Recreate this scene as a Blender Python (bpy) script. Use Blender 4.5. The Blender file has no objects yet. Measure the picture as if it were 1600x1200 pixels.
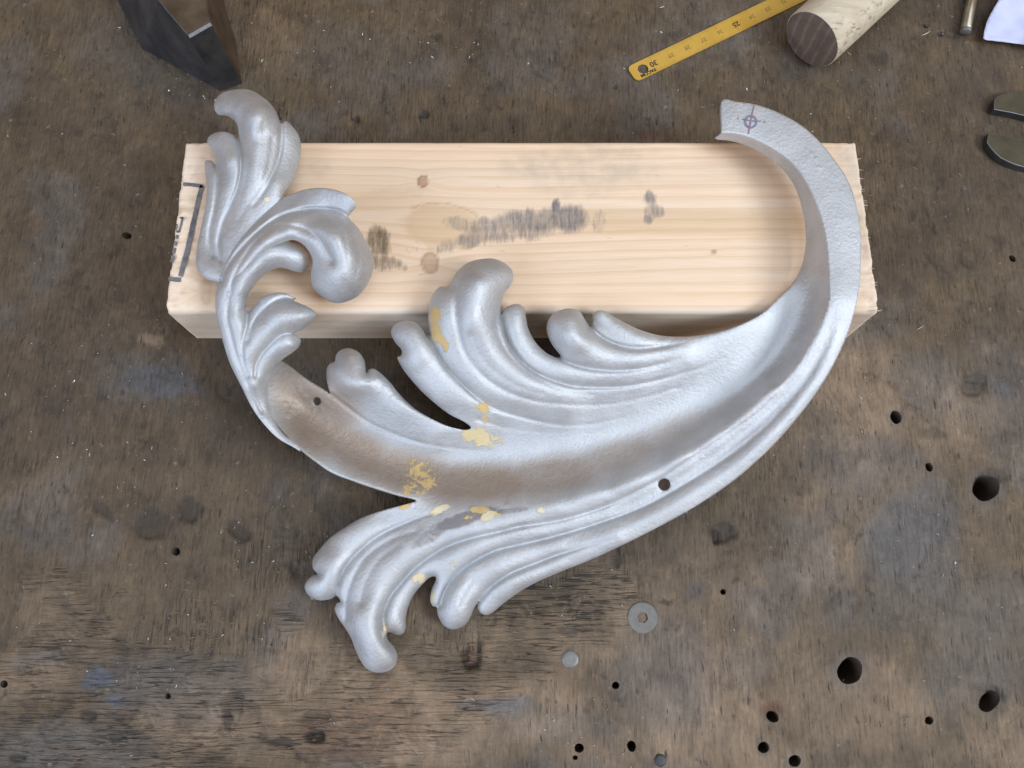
import bpy, bmesh, math, random
import numpy as np
from mathutils import Vector, Matrix

# ------------------------------------------------------------------ camera, world, light
F_PX, TILT, CAM_H = 1290.0, math.radians(15.5), 37.0          # focal length (px of a 1600 wide picture), tilt, height in cm
sc = bpy.context.scene
cam_d = bpy.data.cameras.new('camera'); cam = bpy.data.objects.new('camera', cam_d)
sc.collection.objects.link(cam)
cam_d.sensor_width = 36.0; cam_d.lens = F_PX / 1600 * 36
cam_d.clip_start = 0.01; cam_d.clip_end = 50
cam.location = (0, -CAM_H * math.tan(TILT) * .01, CAM_H * .01)
cam.rotation_euler = (TILT, 0, 0)
sc.camera = cam

w = bpy.data.worlds.new('World'); sc.world = w; w.use_nodes = True
bg = w.node_tree.nodes['Background']
bg.inputs['Color'].default_value = (0.96, 0.62, 0.34, 1)      # dim, warm workshop interior
bg.inputs['Strength'].default_value = 0.34

def window_light(name, loc, target, sx, sy, col, power):
    d = bpy.data.lights.new(name, 'AREA'); d.shape = 'RECTANGLE'; d.size = sx; d.size_y = sy
    d.color = col; d.energy = power
    o = bpy.data.objects.new(name, d); sc.collection.objects.link(o)
    o.location = loc
    o.rotation_euler = (Vector(target) - Vector(loc)).to_track_quat('-Z', 'Y').to_euler()
    return o
window_light('door_light', (-1.45, -1.25, 1.15), (0, 0, 0), 2.0, 1.5, (0.55, 0.735, 1.0), 46)
window_light('side_window_light', (1.2, -.55, 1.2), (0, 0, 0), .55, .5, (0.76, 0.87, 1.0), 25)
window_light('skylight', (.70, .10, 2.15), (0, 0, 0), 2.0, 1.5, (0.61, 0.79, 1.0), 31)

sc.view_settings.view_transform = 'Standard'; sc.view_settings.look = 'None'
sc.view_settings.exposure = 0.05; sc.view_settings.gamma = 1.0

# ------------------------------------------------------------------ helpers
CT, ST = math.cos(TILT), math.sin(TILT)
CY, CZ = -CAM_H * math.tan(TILT), CAM_H
def at_np(u, v, z):
    """points of the place (metres) seen at photo pixel (u,v), at height z cm"""
    u = np.asarray(u, float); v = np.asarray(v, float); z = np.asarray(z, float)
    a = (u - 800) / F_PX; b = (600 - v) / F_PX
    dy = b * CT + ST; dz = b * ST - CT
    t = (z - CZ) / dz
    return np.stack([t * a, CY + t * dy, z + 0 * t], -1) * 0.01
def at(u, v, z=0.0):
    p = at_np(u, v, z); return Vector(p.tolist())
def to_px(x, y, z):
    """metres -> pixel (numpy)"""
    X = np.asarray(x) * 100; Y = np.asarray(y) * 100 - CY; Z = np.asarray(z) * 100 - CZ
    f = Y * ST - Z * CT; up = Y * CT + Z * ST
    return 800 + F_PX * X / f, 600 - F_PX * up / f

_rng = np.random.RandomState(7)
_TAB = _rng.rand(64, 256, 256).astype(np.float32)
def vnoise(x, y, seed):
    T = _TAB[seed % 64]
    xi = np.floor(x).astype(int); yi = np.floor(y).astype(int)
    fx = x - xi; fy = y - yi
    fx = fx * fx * (3 - 2 * fx); fy = fy * fy * (3 - 2 * fy)
    x0 = xi & 255; x1 = (xi + 1) & 255; y0 = yi & 255; y1 = (yi + 1) & 255
    return (T[y0, x0] * (1 - fx) + T[y0, x1] * fx) * (1 - fy) + (T[y1, x0] * (1 - fx) + T[y1, x1] * fx) * fy
def fbm(x, y, seed, octs=4, gain=.5):
    r = 0; a = 1; s = 0
    for k in range(octs):
        r = r + a * vnoise(x * 2 ** k + 17.3 * k, y * 2 ** k + 5.1 * k, seed + k); s += a; a *= gain
    return r / s
def smooth(a, b, x):
    t = np.clip((x - a) / (b - a), 0, 1); return t * t * (3 - 2 * t)

def spline(pts, closed=False, step=2.0, cols=2):
    P = np.array(pts, float); n = len(P); out = []
    rng = range(n) if closed else range(n - 1)
    for i in rng:
        if closed: a, b, c, d = P[i - 1], P[i], P[(i + 1) % n], P[(i + 2) % n]
        else: a, b, c, d = P[max(i - 1, 0)], P[i], P[i + 1], P[min(i + 2, n - 1)]
        L = np.hypot(*(c - b)[:2]); m = max(1, int(round(L / step)))
        # limit the tangents so that short spans beside long ones do not overshoot
        t1 = (c - a) / 2; t2 = (d - b) / 2
        l1 = np.hypot(*t1[:2]); l2 = np.hypot(*t2[:2])
        if l1 > L: t1 = t1 * L / l1
        if l2 > L: t2 = t2 * L / l2
        for k in range(m):
            t = k / m
            out.append((2*t**3-3*t**2+1)*b + (t**3-2*t**2+t)*t1 + (-2*t**3+3*t**2)*c + (t**3-t**2)*t2)
    if not closed: out.append(P[-1])
    return np.array(out)

def inside_grid(polys, xs, ys):
    """even-odd rule on a grid, xs columns, ys rows"""
    M = np.zeros((len(ys), len(xs)), bool)
    segs = np.concatenate([np.concatenate([p, np.roll(p, -1, 0)], 1) for p in polys])
    for j, y in enumerate(ys):
        a = (segs[:, 1] <= y) != (segs[:, 3] <= y)
        s = segs[a]
        if len(s) == 0: continue
        xc = np.sort(s[:, 0] + (y - s[:, 1]) / (s[:, 3] - s[:, 1]) * (s[:, 2] - s[:, 0]))
        M[j] = (np.searchsorted(xc, xs) % 2) == 1
    return M

def sheet(polys, step):
    """grid sheet filling closed outlines, border vertices snapped onto them -> verts2d, quads, gridshape info"""
    allp = np.concatenate(polys)
    x0, y0 = allp.min(0) - 2 * step; x1, y1 = allp.max(0) + 2 * step
    nx = int((x1 - x0) / step) + 2; ny = int((y1 - y0) / step) + 2
    gx = x0 + step * np.arange(nx); gy = y0 + step * np.arange(ny)
    C = inside_grid(polys, gx[:-1] + step / 2, gy[:-1] + step / 2)
    cnt = np.zeros((ny, nx), int)
    for dj in (0, 1):
        for di in (0, 1): cnt[dj:ny - 1 + dj, di:nx - 1 + di] += C
    used = cnt > 0; border = used & (cnt < 4)
    idx = -np.ones((ny, nx), int); idx[used] = np.arange(used.sum())
    X, Y = np.meshgrid(gx, gy)
    V = np.stack([X[used], Y[used]], -1); B = border[used]
    # snap
    segA = np.concatenate(polys); segB = np.concatenate([np.roll(p, -1, 0) for p in polys])
    D = segB - segA; L2 = (D ** 2).sum(1) + 1e-12
    bi = np.where(B)[0]
    for c0 in range(0, len(bi), 400):
        ii = bi[c0:c0 + 400]; p = V[ii]
        t = np.clip(((p[:, None] - segA[None]) * D[None]).sum(2) / L2[None], 0, 1)
        q = segA[None] + t[..., None] * D[None]
        d2 = ((p[:, None] - q) ** 2).sum(2); k = d2.argmin(1)
        V[ii] = q[np.arange(len(ii)), k]
    jj, ii = np.where(C)
    Q = np.stack([idx[jj, ii], idx[jj + 1, ii], idx[jj + 1, ii + 1], idx[jj, ii + 1]], -1)
    return V, Q, B, (gx, gy, used, idx)

def np_mesh(name, V, faces, mat, parent=None, smooth_=True):
    me = bpy.data.meshes.new(name)
    V = np.asarray(V, np.float32)
    Fq = np.asarray(faces, np.int32); k = Fq.shape[1]
    me.vertices.add(len(V)); me.vertices.foreach_set('co', V.ravel())
    me.loops.add(Fq.size); me.loops.foreach_set('vertex_index', Fq.ravel())
    me.polygons.add(len(Fq)); me.polygons.foreach_set('loop_start', np.arange(0, Fq.size, k, dtype=np.int32))
    me.polygons.foreach_set('loop_total', np.full(len(Fq), k, np.int32))
    me.update(calc_edges=True); me.validate()
    me.polygons.foreach_set('use_smooth', np.full(len(me.polygons), smooth_))
    me.materials.append(mat)
    o = bpy.data.objects.new(name, me); sc.collection.objects.link(o)
    if parent is not None: o.parent = parent
    return o
def attr(o, name, vals):
    a = o.data.attributes.new(name, 'FLOAT', 'POINT'); a.data.foreach_set('value', np.asarray(vals, np.float32))
def vnormals(V, Q):
    n = np.zeros_like(V)
    fn = np.cross(V[Q[:, 2]] - V[Q[:, 0]], V[Q[:, 3]] - V[Q[:, 1]])
    for k in range(4): np.add.at(n, Q[:, k], fn)
    return n / (np.linalg.norm(n, axis=1)[:, None] + 1e-20)

def empty(name, loc=(0, 0, 0)):
    o = bpy.data.objects.new(name, None); o.location = loc; o.empty_display_size = .01
    sc.collection.objects.link(o); return o
def tag(o, label, cat, group=None):
    o['label'] = label; o['category'] = cat
    if group: o['group'] = group
    return o
def bm_obj(name, bm, mat, parent=None, smooth_=False):
    me = bpy.data.meshes.new(name); bmesh.ops.recalc_face_normals(bm, faces=bm.faces[:]); bm.to_mesh(me); bm.free()
    me.materials.append(mat)
    for p in me.polygons: p.use_smooth = smooth_
    o = bpy.data.objects.new(name, me); sc.collection.objects.link(o)
    if parent is not None:
        o.parent = parent; o.matrix_parent_inverse = Matrix.Translation(-Vector(parent.location))
    return o
def bevel(bm, w, seg=2, angle=30):
    es = [e for e in bm.edges if len(e.link_faces) == 2 and e.calc_face_angle(0) > math.radians(angle)]
    bmesh.ops.bevel(bm, geom=es, offset=w, segments=seg, affect='EDGES', profile=.5)

# ------------------------------------------------------------------ materials
class N:
    def __init__(s, name):
        s.m = bpy.data.materials.new(name); s.m.use_nodes = True; s.t = s.m.node_tree
        s.b = s.t.nodes['Principled BSDF']; s.tc = s.t.nodes.new('ShaderNodeTexCoord')
    def n(s, ty, **k):
        x = s.t.nodes.new(ty)
        for a, v in k.items(): setattr(x, a, v)
        return x
    def link(s, a, b): s.t.links.new(a, b)
    def put(s, sock, v):
        if hasattr(v, 'is_linked') or hasattr(v, 'links'): s.link(v, sock)
        else: sock.default_value = v
    def mapping(s, scale, rot=(0, 0, 0)):
        m = s.n('ShaderNodeMapping'); s.link(s.tc.outputs['Object'], m.inputs['Vector'])
        m.inputs['Scale'].default_value = scale; m.inputs['Rotation'].default_value = rot
        return m.outputs['Vector']
    def noise(s, vec, scale, detail=4, rough=.55, dist=0):
        x = s.n('ShaderNodeTexNoise'); s.link(vec, x.inputs['Vector'])
        x.inputs['Scale'].default_value = scale; x.inputs['Detail'].default_value = detail
        x.inputs['Roughness'].default_value = rough; x.inputs['Distortion'].default_value = dist
        return x.outputs['Fac']
    def ramp(s, fac, stops):
        r = s.n('ShaderNodeValToRGB'); s.link(fac, r.inputs['Fac'])
        e = r.color_ramp.elements
        while len(e) < len(stops): e.new(.5)
        for el, (p, c) in zip(e, stops):
            el.position = p; el.color = (c, c, c, 1) if isinstance(c, (int, float)) else (*c, 1)
        return r.outputs['Color']
    def mix(s, fac, a, b, mode='MIX'):
        x = s.n('ShaderNodeMix', data_type='RGBA', blend_type=mode)
        s.put(x.inputs[0], fac)
        for i, v in ((6, a), (7, b)):
            if isinstance(v, tuple): v = (*v, 1) if len(v) == 3 else v
            s.put(x.inputs[i], v)
        return x.outputs[2]
    def math(s, op, a, b=0.0):
        x = s.n('ShaderNodeMath', operation=op); s.put(x.inputs[0], a); s.put(x.inputs[1], b); return x.outputs[0]
    def attr(s, name):
        x = s.n('ShaderNodeAttribute'); x.attribute_name = name; return x.outputs['Fac']
    def bump(s, h, strength, dist, prev=None):
        x = s.n('ShaderNodeBump'); s.link(h, x.inputs['Height'])
        x.inputs['Strength'].default_value = strength; x.inputs['Distance'].default_value = dist
        if prev is not None: s.link(prev, x.inputs['Normal'])
        return x.outputs['Normal']
    def fin(s, col=None, rough=None, metal=None, normal=None, spec=None):
        for k, v in (('Base Color', col), ('Roughness', rough), ('Metallic', metal), ('Specular IOR Level', spec)):
            if v is None: continue
            if isinstance(v, tuple) and len(v) == 3: v = (*v, 1)
            s.put(s.b.inputs[k], v)
        if normal is not None: s.link(normal, s.b.inputs['Normal'])
        return s.m

def mat_bench():
    k = N('old_bench_wood')
    obj = k.tc.outputs['Object']
    hg = k.attr('hgrain')
    fine_v = k.noise(k.mapping((760, 105, 1), (0, 0, .05)), 1, 5, .65)
    fine_h = k.noise(k.mapping((95, 760, 1), (0, 0, .06)), 1, 5, .65, .3)
    mid_v = k.noise(k.mapping((260, 40, 1), (0, 0, .04)), 1, 4, .6, .4)
    mid_h = k.noise(k.mapping((36, 260, 1), (0, 0, .05)), 1, 4, .6, .5)
    fine = k.mix(hg, fine_v, fine_h); mid = k.mix(hg, mid_v, mid_h)
    blot = k.noise(obj, 13, 6, .6, .6); blot2 = k.noise(k.mapping((1, 1, 1), (0, 0, 1.1)), 34, 5, .62, .5)
    speck = k.noise(obj, 260, 3, .6)
    c = k.mix(k.ramp(blot, [(.30, 0.), (.70, 1.)]), (.090, .060, .032), (.132, .088, .047))
    c = k.mix(k.ramp(blot2, [(.42, 0.), (.70, .75)]), c, (.104, .074, .050))
    c = k.mix(k.math('MULTIPLY', k.ramp(blot2, [(.28, 1.), (.45, 0.)]), .6), c, (.058, .044, .034))
    big = k.noise(k.mapping((1, .7, 1), (0, 0, .5)), 7, 6, .62, .8)
    c = k.mix(k.ramp(big, [(.36, .55), (.52, 0.)]), c, (.058, .040, .027))
    worn = k.attr('worn')
    c = k.mix(k.math('MULTIPLY', worn, k.ramp(blot2, [(.25, .45), (.6, 1.)])), c, (.30, .205, .130))
    c = k.mix(k.math('MULTIPLY', k.attr('grey'), k.ramp(blot2, [(.2, .6), (.7, 1.)])), c, (.106, .096, .088))
    c = k.mix(k.attr('blue'), c, (.070, .086, .108))
    c = k.mix(k.attr('rust'), c, (.105, .045, .022))
    c = k.mix(.35, c, k.mix(1, c, k.ramp(mid, [(.25, .72), (.5, .98), (.75, 1.2)]), 'MULTIPLY'))
    c = k.mix(.62, c, k.mix(1, c, k.ramp(fine, [(.28, .50), (.48, 1.), (.72, 1.42)]), 'MULTIPLY'))
    loc = k.noise(k.mapping((1, .8, 1), (0, 0, .3)), 78, 9, .74, .3)
    c = k.mix(1, c, k.ramp(loc, [(.28, .50), (.46, .92), (.56, 1.06), (.74, 1.55)]), 'MULTIPLY')
    c = k.mix(k.math('MULTIPLY', k.attr('shade_stain'), k.ramp(loc, [(.3, .9), (.65, .45)])), c, (.040, .029, .021))  # painted shade mixed with stain, darkens the wood
    dash = k.mix(hg, k.noise(k.mapping((700, 130, 1), (0, 0, .05)), 1, 2, .5), k.noise(k.mapping((110, 700, 1), (0, 0, .06)), 1, 2, .5))
    c = k.mix(k.ramp(dash, [(.28, .9), (.36, 0.)]), c, (.030, .024, .019))
    def crack(vec):
        l = k.math('ABSOLUTE', k.math('SUBTRACT', k.noise(vec, 1, 2, .55, .25), .5)); return k.ramp(l, [(.004, 1.), (.026, 0.)])
    ckm = k.mix(k.ramp(hg, [(.45, 0.), (.55, 1.)]), crack(k.mapping((420, 26, 1), (0, 0, .04))), crack(k.mapping((24, 400, 1), (0, 0, .05))))
    ckg = k.math('ADD', k.math('MULTIPLY', k.attr('torn'), .42), k.math('SUBTRACT', k.noise(k.mapping((1, 1, 1), (0, 0, .7)), 75, 5, .65), .5))
    ckm = k.math('MULTIPLY', ckm, k.ramp(ckg, [(.10, 0.), (.36, 1.)]))
    c = k.mix(k.math('MULTIPLY', ckm, .85), c, (.022, .017, .013))
    c = k.mix(k.ramp(speck, [(.66, 0.), (.76, .6)]), c, (.26, .23, .20))
    c = k.mix(k.ramp(k.noise(obj, 120, 3, .6), [(.25, .7), (.36, 0.)]), c, (.022, .018, .015))
    c = k.mix(k.math('MULTIPLY', k.attr('dark'), .85), c, (.018, .015, .013))
    h = k.mix(.5, fine, mid)
    nn = k.bump(loc, .55, .0016)
    nn = k.bump(k.noise(obj, 260, 5, .7), .4, .0007, nn)
    nn = k.bump(fine, .7, .0011, nn)
    nn = k.bump(dash, .5, .0012, nn)
    nn = k.bump(k.math('SUBTRACT', 1., ckm), .6, .0012, nn)
    rough = k.ramp(blot2, [(.3, .52), (.7, .78)])
    return k.fin(c, rough, 0., nn, .35)

def mat_silver():
    k = N('cast_metal_silver_paint')
    obj = k.tc.outputs['Object']
    c = k.mix(k.ramp(k.noise(obj, 60, 5, .6), [(.35, 0.), (.7, 1.)]), (.49, .488, .487), (.585, .583, .582))
    g = k.noise(obj, 900, 2, .6)
    c = k.mix(k.ramp(g, [(.3, .25), (.42, 0.)]), c, (.36, .36, .38))
    brk = k.noise(obj, 230, 6, .72, .5)
    fa = k.attr('filler')
    fill = k.ramp(k.math('ADD', fa, k.math('MULTIPLY', k.math('SUBTRACT', brk, .5), 3.4)), [(.44, 0.), (.66, .94)])
    fill = k.math('MULTIPLY', fill, k.ramp(fa, [(.05, 0.), (.25, 1.)]))
    dirt = k.ramp(k.math('ADD', k.attr('dirt'), k.math('SUBTRACT', brk, .5)), [(.40, 0.), (.75, 1.)])
    fcol = k.mix(k.attr('pale'), k.mix(k.noise(obj, 220, 4), (.50, .325, .085), (.56, .41, .20)), (.62, .53, .34))
    c = k.mix(k.math('MULTIPLY', k.attr('brown_tone'), k.ramp(brk, [(.3, .75), (.7, 1.)])), c, (.36, .275, .205))
    c = k.mix(k.math('MULTIPLY', dirt, .8), c, (.15, .125, .115))
    c = k.mix(fill, c, fcol)
    met = k.math('MULTIPLY', k.math('SUBTRACT', 1., fill), k.math('SUBTRACT', .86, k.math('MULTIPLY', dirt, .5)))
    nn = k.bump(k.noise(obj, 620, 4, .65), .52, .0005)
    nn = k.bump(g, .6, .0003, nn)
    nn = k.bump(k.noise(obj, 90, 3, .5), .12, .002, nn)
    nn = k.bump(fill, .5, .0006, nn)
    r = k.ramp(k.noise(obj, 120, 4), [(.3, .61), (.7, .72)])
    r = k.mix(fill, r, (.8, .8, .8))
    return k.fin(c, r, met, nn, .5)

def mat_pine():
    k = N('pine_timber')
    obj = k.tc.outputs['Object']
    g = k.attr('grain')                                         # growth-ring coordinate, bent round the knots
    cx = k.n('ShaderNodeCombineXYZ'); sx = k.n('ShaderNodeSeparateXYZ'); k.link(obj, sx.inputs[0])
    k.link(k.math('MULTIPLY', sx.outputs[0], .03), cx.inputs[0]); k.link(g, cx.inputs[1]); k.link(k.math('MULTIPLY', sx.outputs[2], .1), cx.inputs[2])
    def gn(scale, det, rough=.5, dist=0.):
        return k.noise(cx.outputs[0], scale, det, rough, dist)
    broad = gn(70, 2); lines = gn(420, 3, .6)
    wv = k.n('ShaderNodeTexWave', wave_type='BANDS', bands_direction='Y', wave_profile='SAW')
    k.link(cx.outputs[0], wv.inputs['Vector']); wv.inputs['Scale'].default_value = 62; wv.inputs['Distortion'].default_value = 3.0
    wv.inputs['Detail'].default_value = 2; wv.inputs['Detail Scale'].default_value = .8
    c = k.mix(k.ramp(broad, [(.35, 0.), (.65, 1.)]), (.74, .525, .355), (.70, .525, .37))
    c = k.mix(k.ramp(wv.outputs['Fac'], [(.50, 0.), (.88, .32), (.97, .44), (1., 0.)]), c, (.54, .35, .19))
    c = k.mix(k.ramp(lines, [(.3, .28), (.5, 0.)]), c, (.54, .36, .22))
    c = k.mix(k.ramp(lines, [(.55, 0.), (.75, .25)]), c, (.80, .66, .50))
    c = k.mix(k.attr('band'), c, (.52, .345, .18))
    kn = k.attr('knot')
    c = k.mix(kn, c, k.mix(k.noise(obj, 350, 4), (.22, .105, .055), (.36, .20, .115)))
    fib = k.noise(k.mapping((560, 110, 300)), 1, 5, .75)
    sm = k.attr('smudge')
    smf = k.ramp(k.math('ADD', sm, k.math('MULTIPLY', k.math('SUBTRACT', fib, .5), 1.7)), [(.10, 0.), (.62, .60), (1.1, .95)])
    c = k.mix(k.math('MULTIPLY', smf, k.ramp(sm, [(.05, 0.), (.2, 1.)])), c, k.mix(k.attr('smbrown'), (.135, .125, .125), (.125, .085, .045)))
    spk = k.noise(k.mapping((90, 260, 150)), 1, 3, .7)
    c = k.mix(k.ramp(spk, [(.70, 0.), (.80, .45)]), c, (.20, .15, .10))
    c = k.mix(k.math('MULTIPLY', k.attr('grime'), k.ramp(k.noise(obj, 140, 4), [(.35, .1), (.65, .65)])), c, (.30, .25, .19))
    c = k.mix(k.math('MULTIPLY', k.attr('pale'), .6), c, (.80, .72, .62))
    nn = k.bump(lines, .30, .0006)
    nn = k.bump(k.noise(k.mapping((60, 420, 420)), 1, 3), .18, .0007, nn)
    nn = k.bump(k.noise(obj, 300, 4, .7), k_end, .0025, nn) if False else nn
    return k.fin(c, .62, 0., nn, .35)

def mat_simple(name, ca, cb, rough, metal, scale=120, stretch=None, bump=.3, dist=.0005, spec=.5):
    k = N(name)
    v = k.mapping(stretch) if stretch else k.tc.outputs['Object']
    f = k.noise(v, 1 if stretch else scale, 5, .62)
    c = k.mix(k.ramp(f, [(.3, 0.), (.7, 1.)]), ca, cb)
    return k.fin(c, k.ramp(f, [(.3, max(0, rough - .1)), (.7, min(1, rough + .1))]), metal, k.bump(f, bump, dist), spec)

M_BENCH = mat_bench(); M_SILVER = mat_silver(); M_PINE = mat_pine()
M_STEEL = mat_simple('grey_screw_steel', (.115, .105, .09), (.185, .17, .15), .65, .2, 260)
M_BRIGHT = mat_simple('bright_steel', (.11, .105, .095), (.21, .20, .185), .5, .4, 300)
M_DARKSTEEL = mat_simple('dark_oily_steel', (.030, .030, .034), (.075, .068, .062), .55, .5, 70)
M_WORNSTEEL = mat_simple('worn_brown_steel', (.060, .038, .022), (.13, .088, .054), .6, .4, 75)
M_EDGE = mat_simple('polished_edge_steel', (.13, .13, .135), (.24, .24, .25), .55, .7, 200)
M_OLIVE = mat_simple('olive_brown_spanner_steel', (.050, .040, .020), (.085, .068, .038), .55, .4, 150)
M_RULER = mat_simple('yellow_ruler_paint', (.50, .285, .040), (.58, .35, .060), .42, .25, 60, bump=.1)
M_INK = mat_simple('black_print', (.020, .016, .010), (.035, .028, .018), .6, 0.)
M_TICK = mat_simple('faded_print', (.22, .13, .025), (.30, .18, .035), .6, 0.)
M_PEN = mat_simple('felt_pen_ink', (.085, .080, .085), (.20, .185, .18), .7, 0., 260, bump=0.02)
M_PENCIL = mat_simple('pencil_mark', (.13, .12, .17), (.24, .22, .28), .5, .2, 900, bump=0.02)
M_REDLINE = mat_simple('scribed_red_line', (.17, .09, .11), (.28, .15, .17), .5, 0., 900, bump=0.02)
M_PAPER = mat_simple('pale_lilac_paper', (.40, .41, .56), (.50, .51, .64), .55, 0., 50, bump=.2, dist=.001)
M_CHIP = mat_simple('bright_metal_swarf', (.50, .49, .46), (.85, .84, .80), .35, .6, 300)
M_SPLINTER = mat_simple('pale_wood_splinter', (.55, .42, .28), (.68, .56, .40), .7, 0., 300)
M_BURR = mat_simple('dark_steel_grit', (.05, .05, .05), (.16, .15, .15), .4, .7, 400)
M_HOLE = mat_simple('dark_hole_wood', (.045, .032, .022), (.085, .062, .042), .8, 0., 200)

# ------------------------------------------------------------------ workbench top
#   holes: u, v, radius (px), stretch, angle, depth cm
HOLES = [(1541,763,20,1.1,-.5,4),(1328,1048,20,1.1,-1.1,4),(1546,1096,15,1.25,-.8,3),(1400,652,9,1.2,1.2,2),(1452,730,6,1.2,1.2,2),
         (962,1071,6,1,0,2),(905,1169,7.5,1,0,2),(987,1166,7.5,1.2,1.4,2),(1193,1168,9,1,0,2),(899,1184,4,1.2,0,1.5),(1242,1189,9.5,1,0,1.2),
         (198,368,6,1.3,.2,2),(275,862,6.5,1,0,2),(262,1088,4.5,1,0,1.2),(6,1069,6,1,0,1.5),(1452,1126,6.5,1,0,1),(1130,925,4.5,1,0,1),(1582,404,5,1.3,.8,1),
         (1207,1120,9,1.2,.6,1.2)]
def bench():
    # outline in metres
    X0, X1, Y0, Y1 = -.36, .36, -.26, .40
    polys = [np.array([(X0, Y0), (X1, Y0), (X1, Y1), (X0, Y1)])]
    # straight borders need more points only for the holes
    hp = []
    for (u, v, r, st, an, dep) in HOLES:
        n = 28; a = np.linspace(0, 2 * np.pi, n, endpoint=False)
        px = r * st * np.cos(a); py = r / st ** .5 * np.sin(a)
        wob = 1 + .015 * np.sin(3 * a + u) + .02 * np.sin(5 * a + v)
        uu = u + (px * np.cos(an) - py * np.sin(an)) * wob; vv = v + (px * np.sin(an) + py * np.cos(an)) * wob
        hp.append(at_np(uu, vv, 0)[:, :2])
    step = .0009
    V, Q, B, info = sheet(polys + hp, step)
    x, y = V[:, 0], V[:, 1]
    U, W = to_px(x, y, 0 * x)
    wx = (fbm(x * 45, y * 45, 3, 3) - .5); wy = (fbm(x * 45 + 9, y * 45, 6, 3) - .5)
    Uw = U + wx * 46; Ww = W + wy * 46
    w2x = fbm(x * 210, y * 210, 61, 3) - .5; w2y = fbm(x * 210 + 5, y * 160, 55, 3) - .5
    def blob(lst, soft=.45, wp=1.):
        Uw = U + wx * 46 * wp + (w2x * 17 if wp < .5 else 0); Ww = W + wy * 46 * wp + (w2y * 17 if wp < .5 else 0)
        m = np.zeros(len(x))
        for (u, v, ru, rv, an, s) in lst:
            dx = Uw - u; dy = Ww - v; c, s_ = math.cos(an), math.sin(an)
            d = np.hypot((dx * c + dy * s_) / ru, (-dx * s_ + dy * c) / rv)
            m = np.maximum(m, s * (1 - smooth(1 - soft, 1 + soft, d)))
        return m
    lowest = smooth(-150, 1250, W + .35 * U)
    hgrain = smooth(.40, .62, (fbm(x * 22, y * 30, 11, 4) - .5) * .9 + .62 * smooth(760, 1060, Ww + wx * 200) * (1 - smooth(560, 1080, Uw + wy * 260)))
    hgrain = np.maximum(hgrain, blob([(880,960,120,60,-.2,.9),(820,1000,90,70,0,.9),(180,1150,260,90,0,.8),(520,1130,240,70,0,.9)], .6, 2.2))
    worn = .62 * smooth(.50, .72, fbm(x * 22, y * 14, 14, 4)) * smooth(560, 1000, W + .30 * (U - 800))
    worn = np.maximum(worn, blob([(1330,610,110,90,.6,.62),(1490,660,60,70,.3,.35),(1290,870,60,60,0,.45),(1120,1000,160,140,0,.28),(640,1130,190,70,0,.62),
                                  (800,1110,120,60,0,.6),(460,1040,60,60,0,.55),(320,1120,120,60,0,.5),(960,1000,110,60,0,.4),(50,1060,60,50,0,.4),(90,960,60,50,0,.3),
                                  (600,1080,90,60,.5,.55),(1010,1180,160,40,0,.3),(1330,780,100,60,0,.35),(1350,1100,140,70,0,.35),(70,780,60,40,0,.25),(240,530,20,10,0,.5),
                                  (1590,1160,80,50,0,.4),(430,40,40,80,.2,.35),(310,20,60,60,0,.15)]))
    grey = .45 * smooth(.55, .72, fbm(x * 30 + 4, y * 30, 20, 4))
    grey = np.maximum(grey, blob([(1420,840,62,95,.3,.95),(1450,900,60,50,0,.7),(1520,960,90,70,0,.5),(1400,960,80,40,0,.4),(1530,1050,80,60,0,.5),(100,1170,130,40,0,.7),
                                  (230,1065,90,40,0,.65),(300,1090,100,50,0,.4),(1450,600,60,50,.7,.5),(1560,620,70,80,0,.35),(1040,1060,80,90,0,.55),(880,1140,90,30,0,.4),
                                  (60,1030,40,18,0,.6),(1090,920,18,14,0,.6),(780,1100,60,18,.2,.7),(1170,1040,40,40,0,.35),(240,90,130,60,.3,.45),(160,840,30,30,0,.4),
                                  (200,590,60,40,0,.4),(560,100,90,60,.4,.35),(830,60,60,50,0,.3),(1090,60,90,50,0,.3),(1250,95,50,30,.3,.5),(1290,700,40,60,0,.3),(1230,900,50,30,0,.4)]))
    blue = blob([(152,1068,26,16,-.5,.65),(178,1098,16,10,0,.6),(240,590,50,20,0,.35),(270,610,40,20,0,.4),(790,1090,30,10,.2,.35),(1560,610,30,14,.5,.3)], .3)
    for (hu, hv, r, st, an, dep) in HOLES:
        if r > 8: grey = np.maximum(grey, .45 * (1 - smooth(1.1, 2.0, np.hypot(U - hu, W - hv) / r)))
    rust = blob([(1210,1119,16,14,0,.8),(735,1022,14,18,0,.55),(560,1130,110,30,0,.35),(540,1160,60,24,0,.45),(1020,215,30,8,0,.6),(600,1100,40,60,0,.25)])
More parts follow.
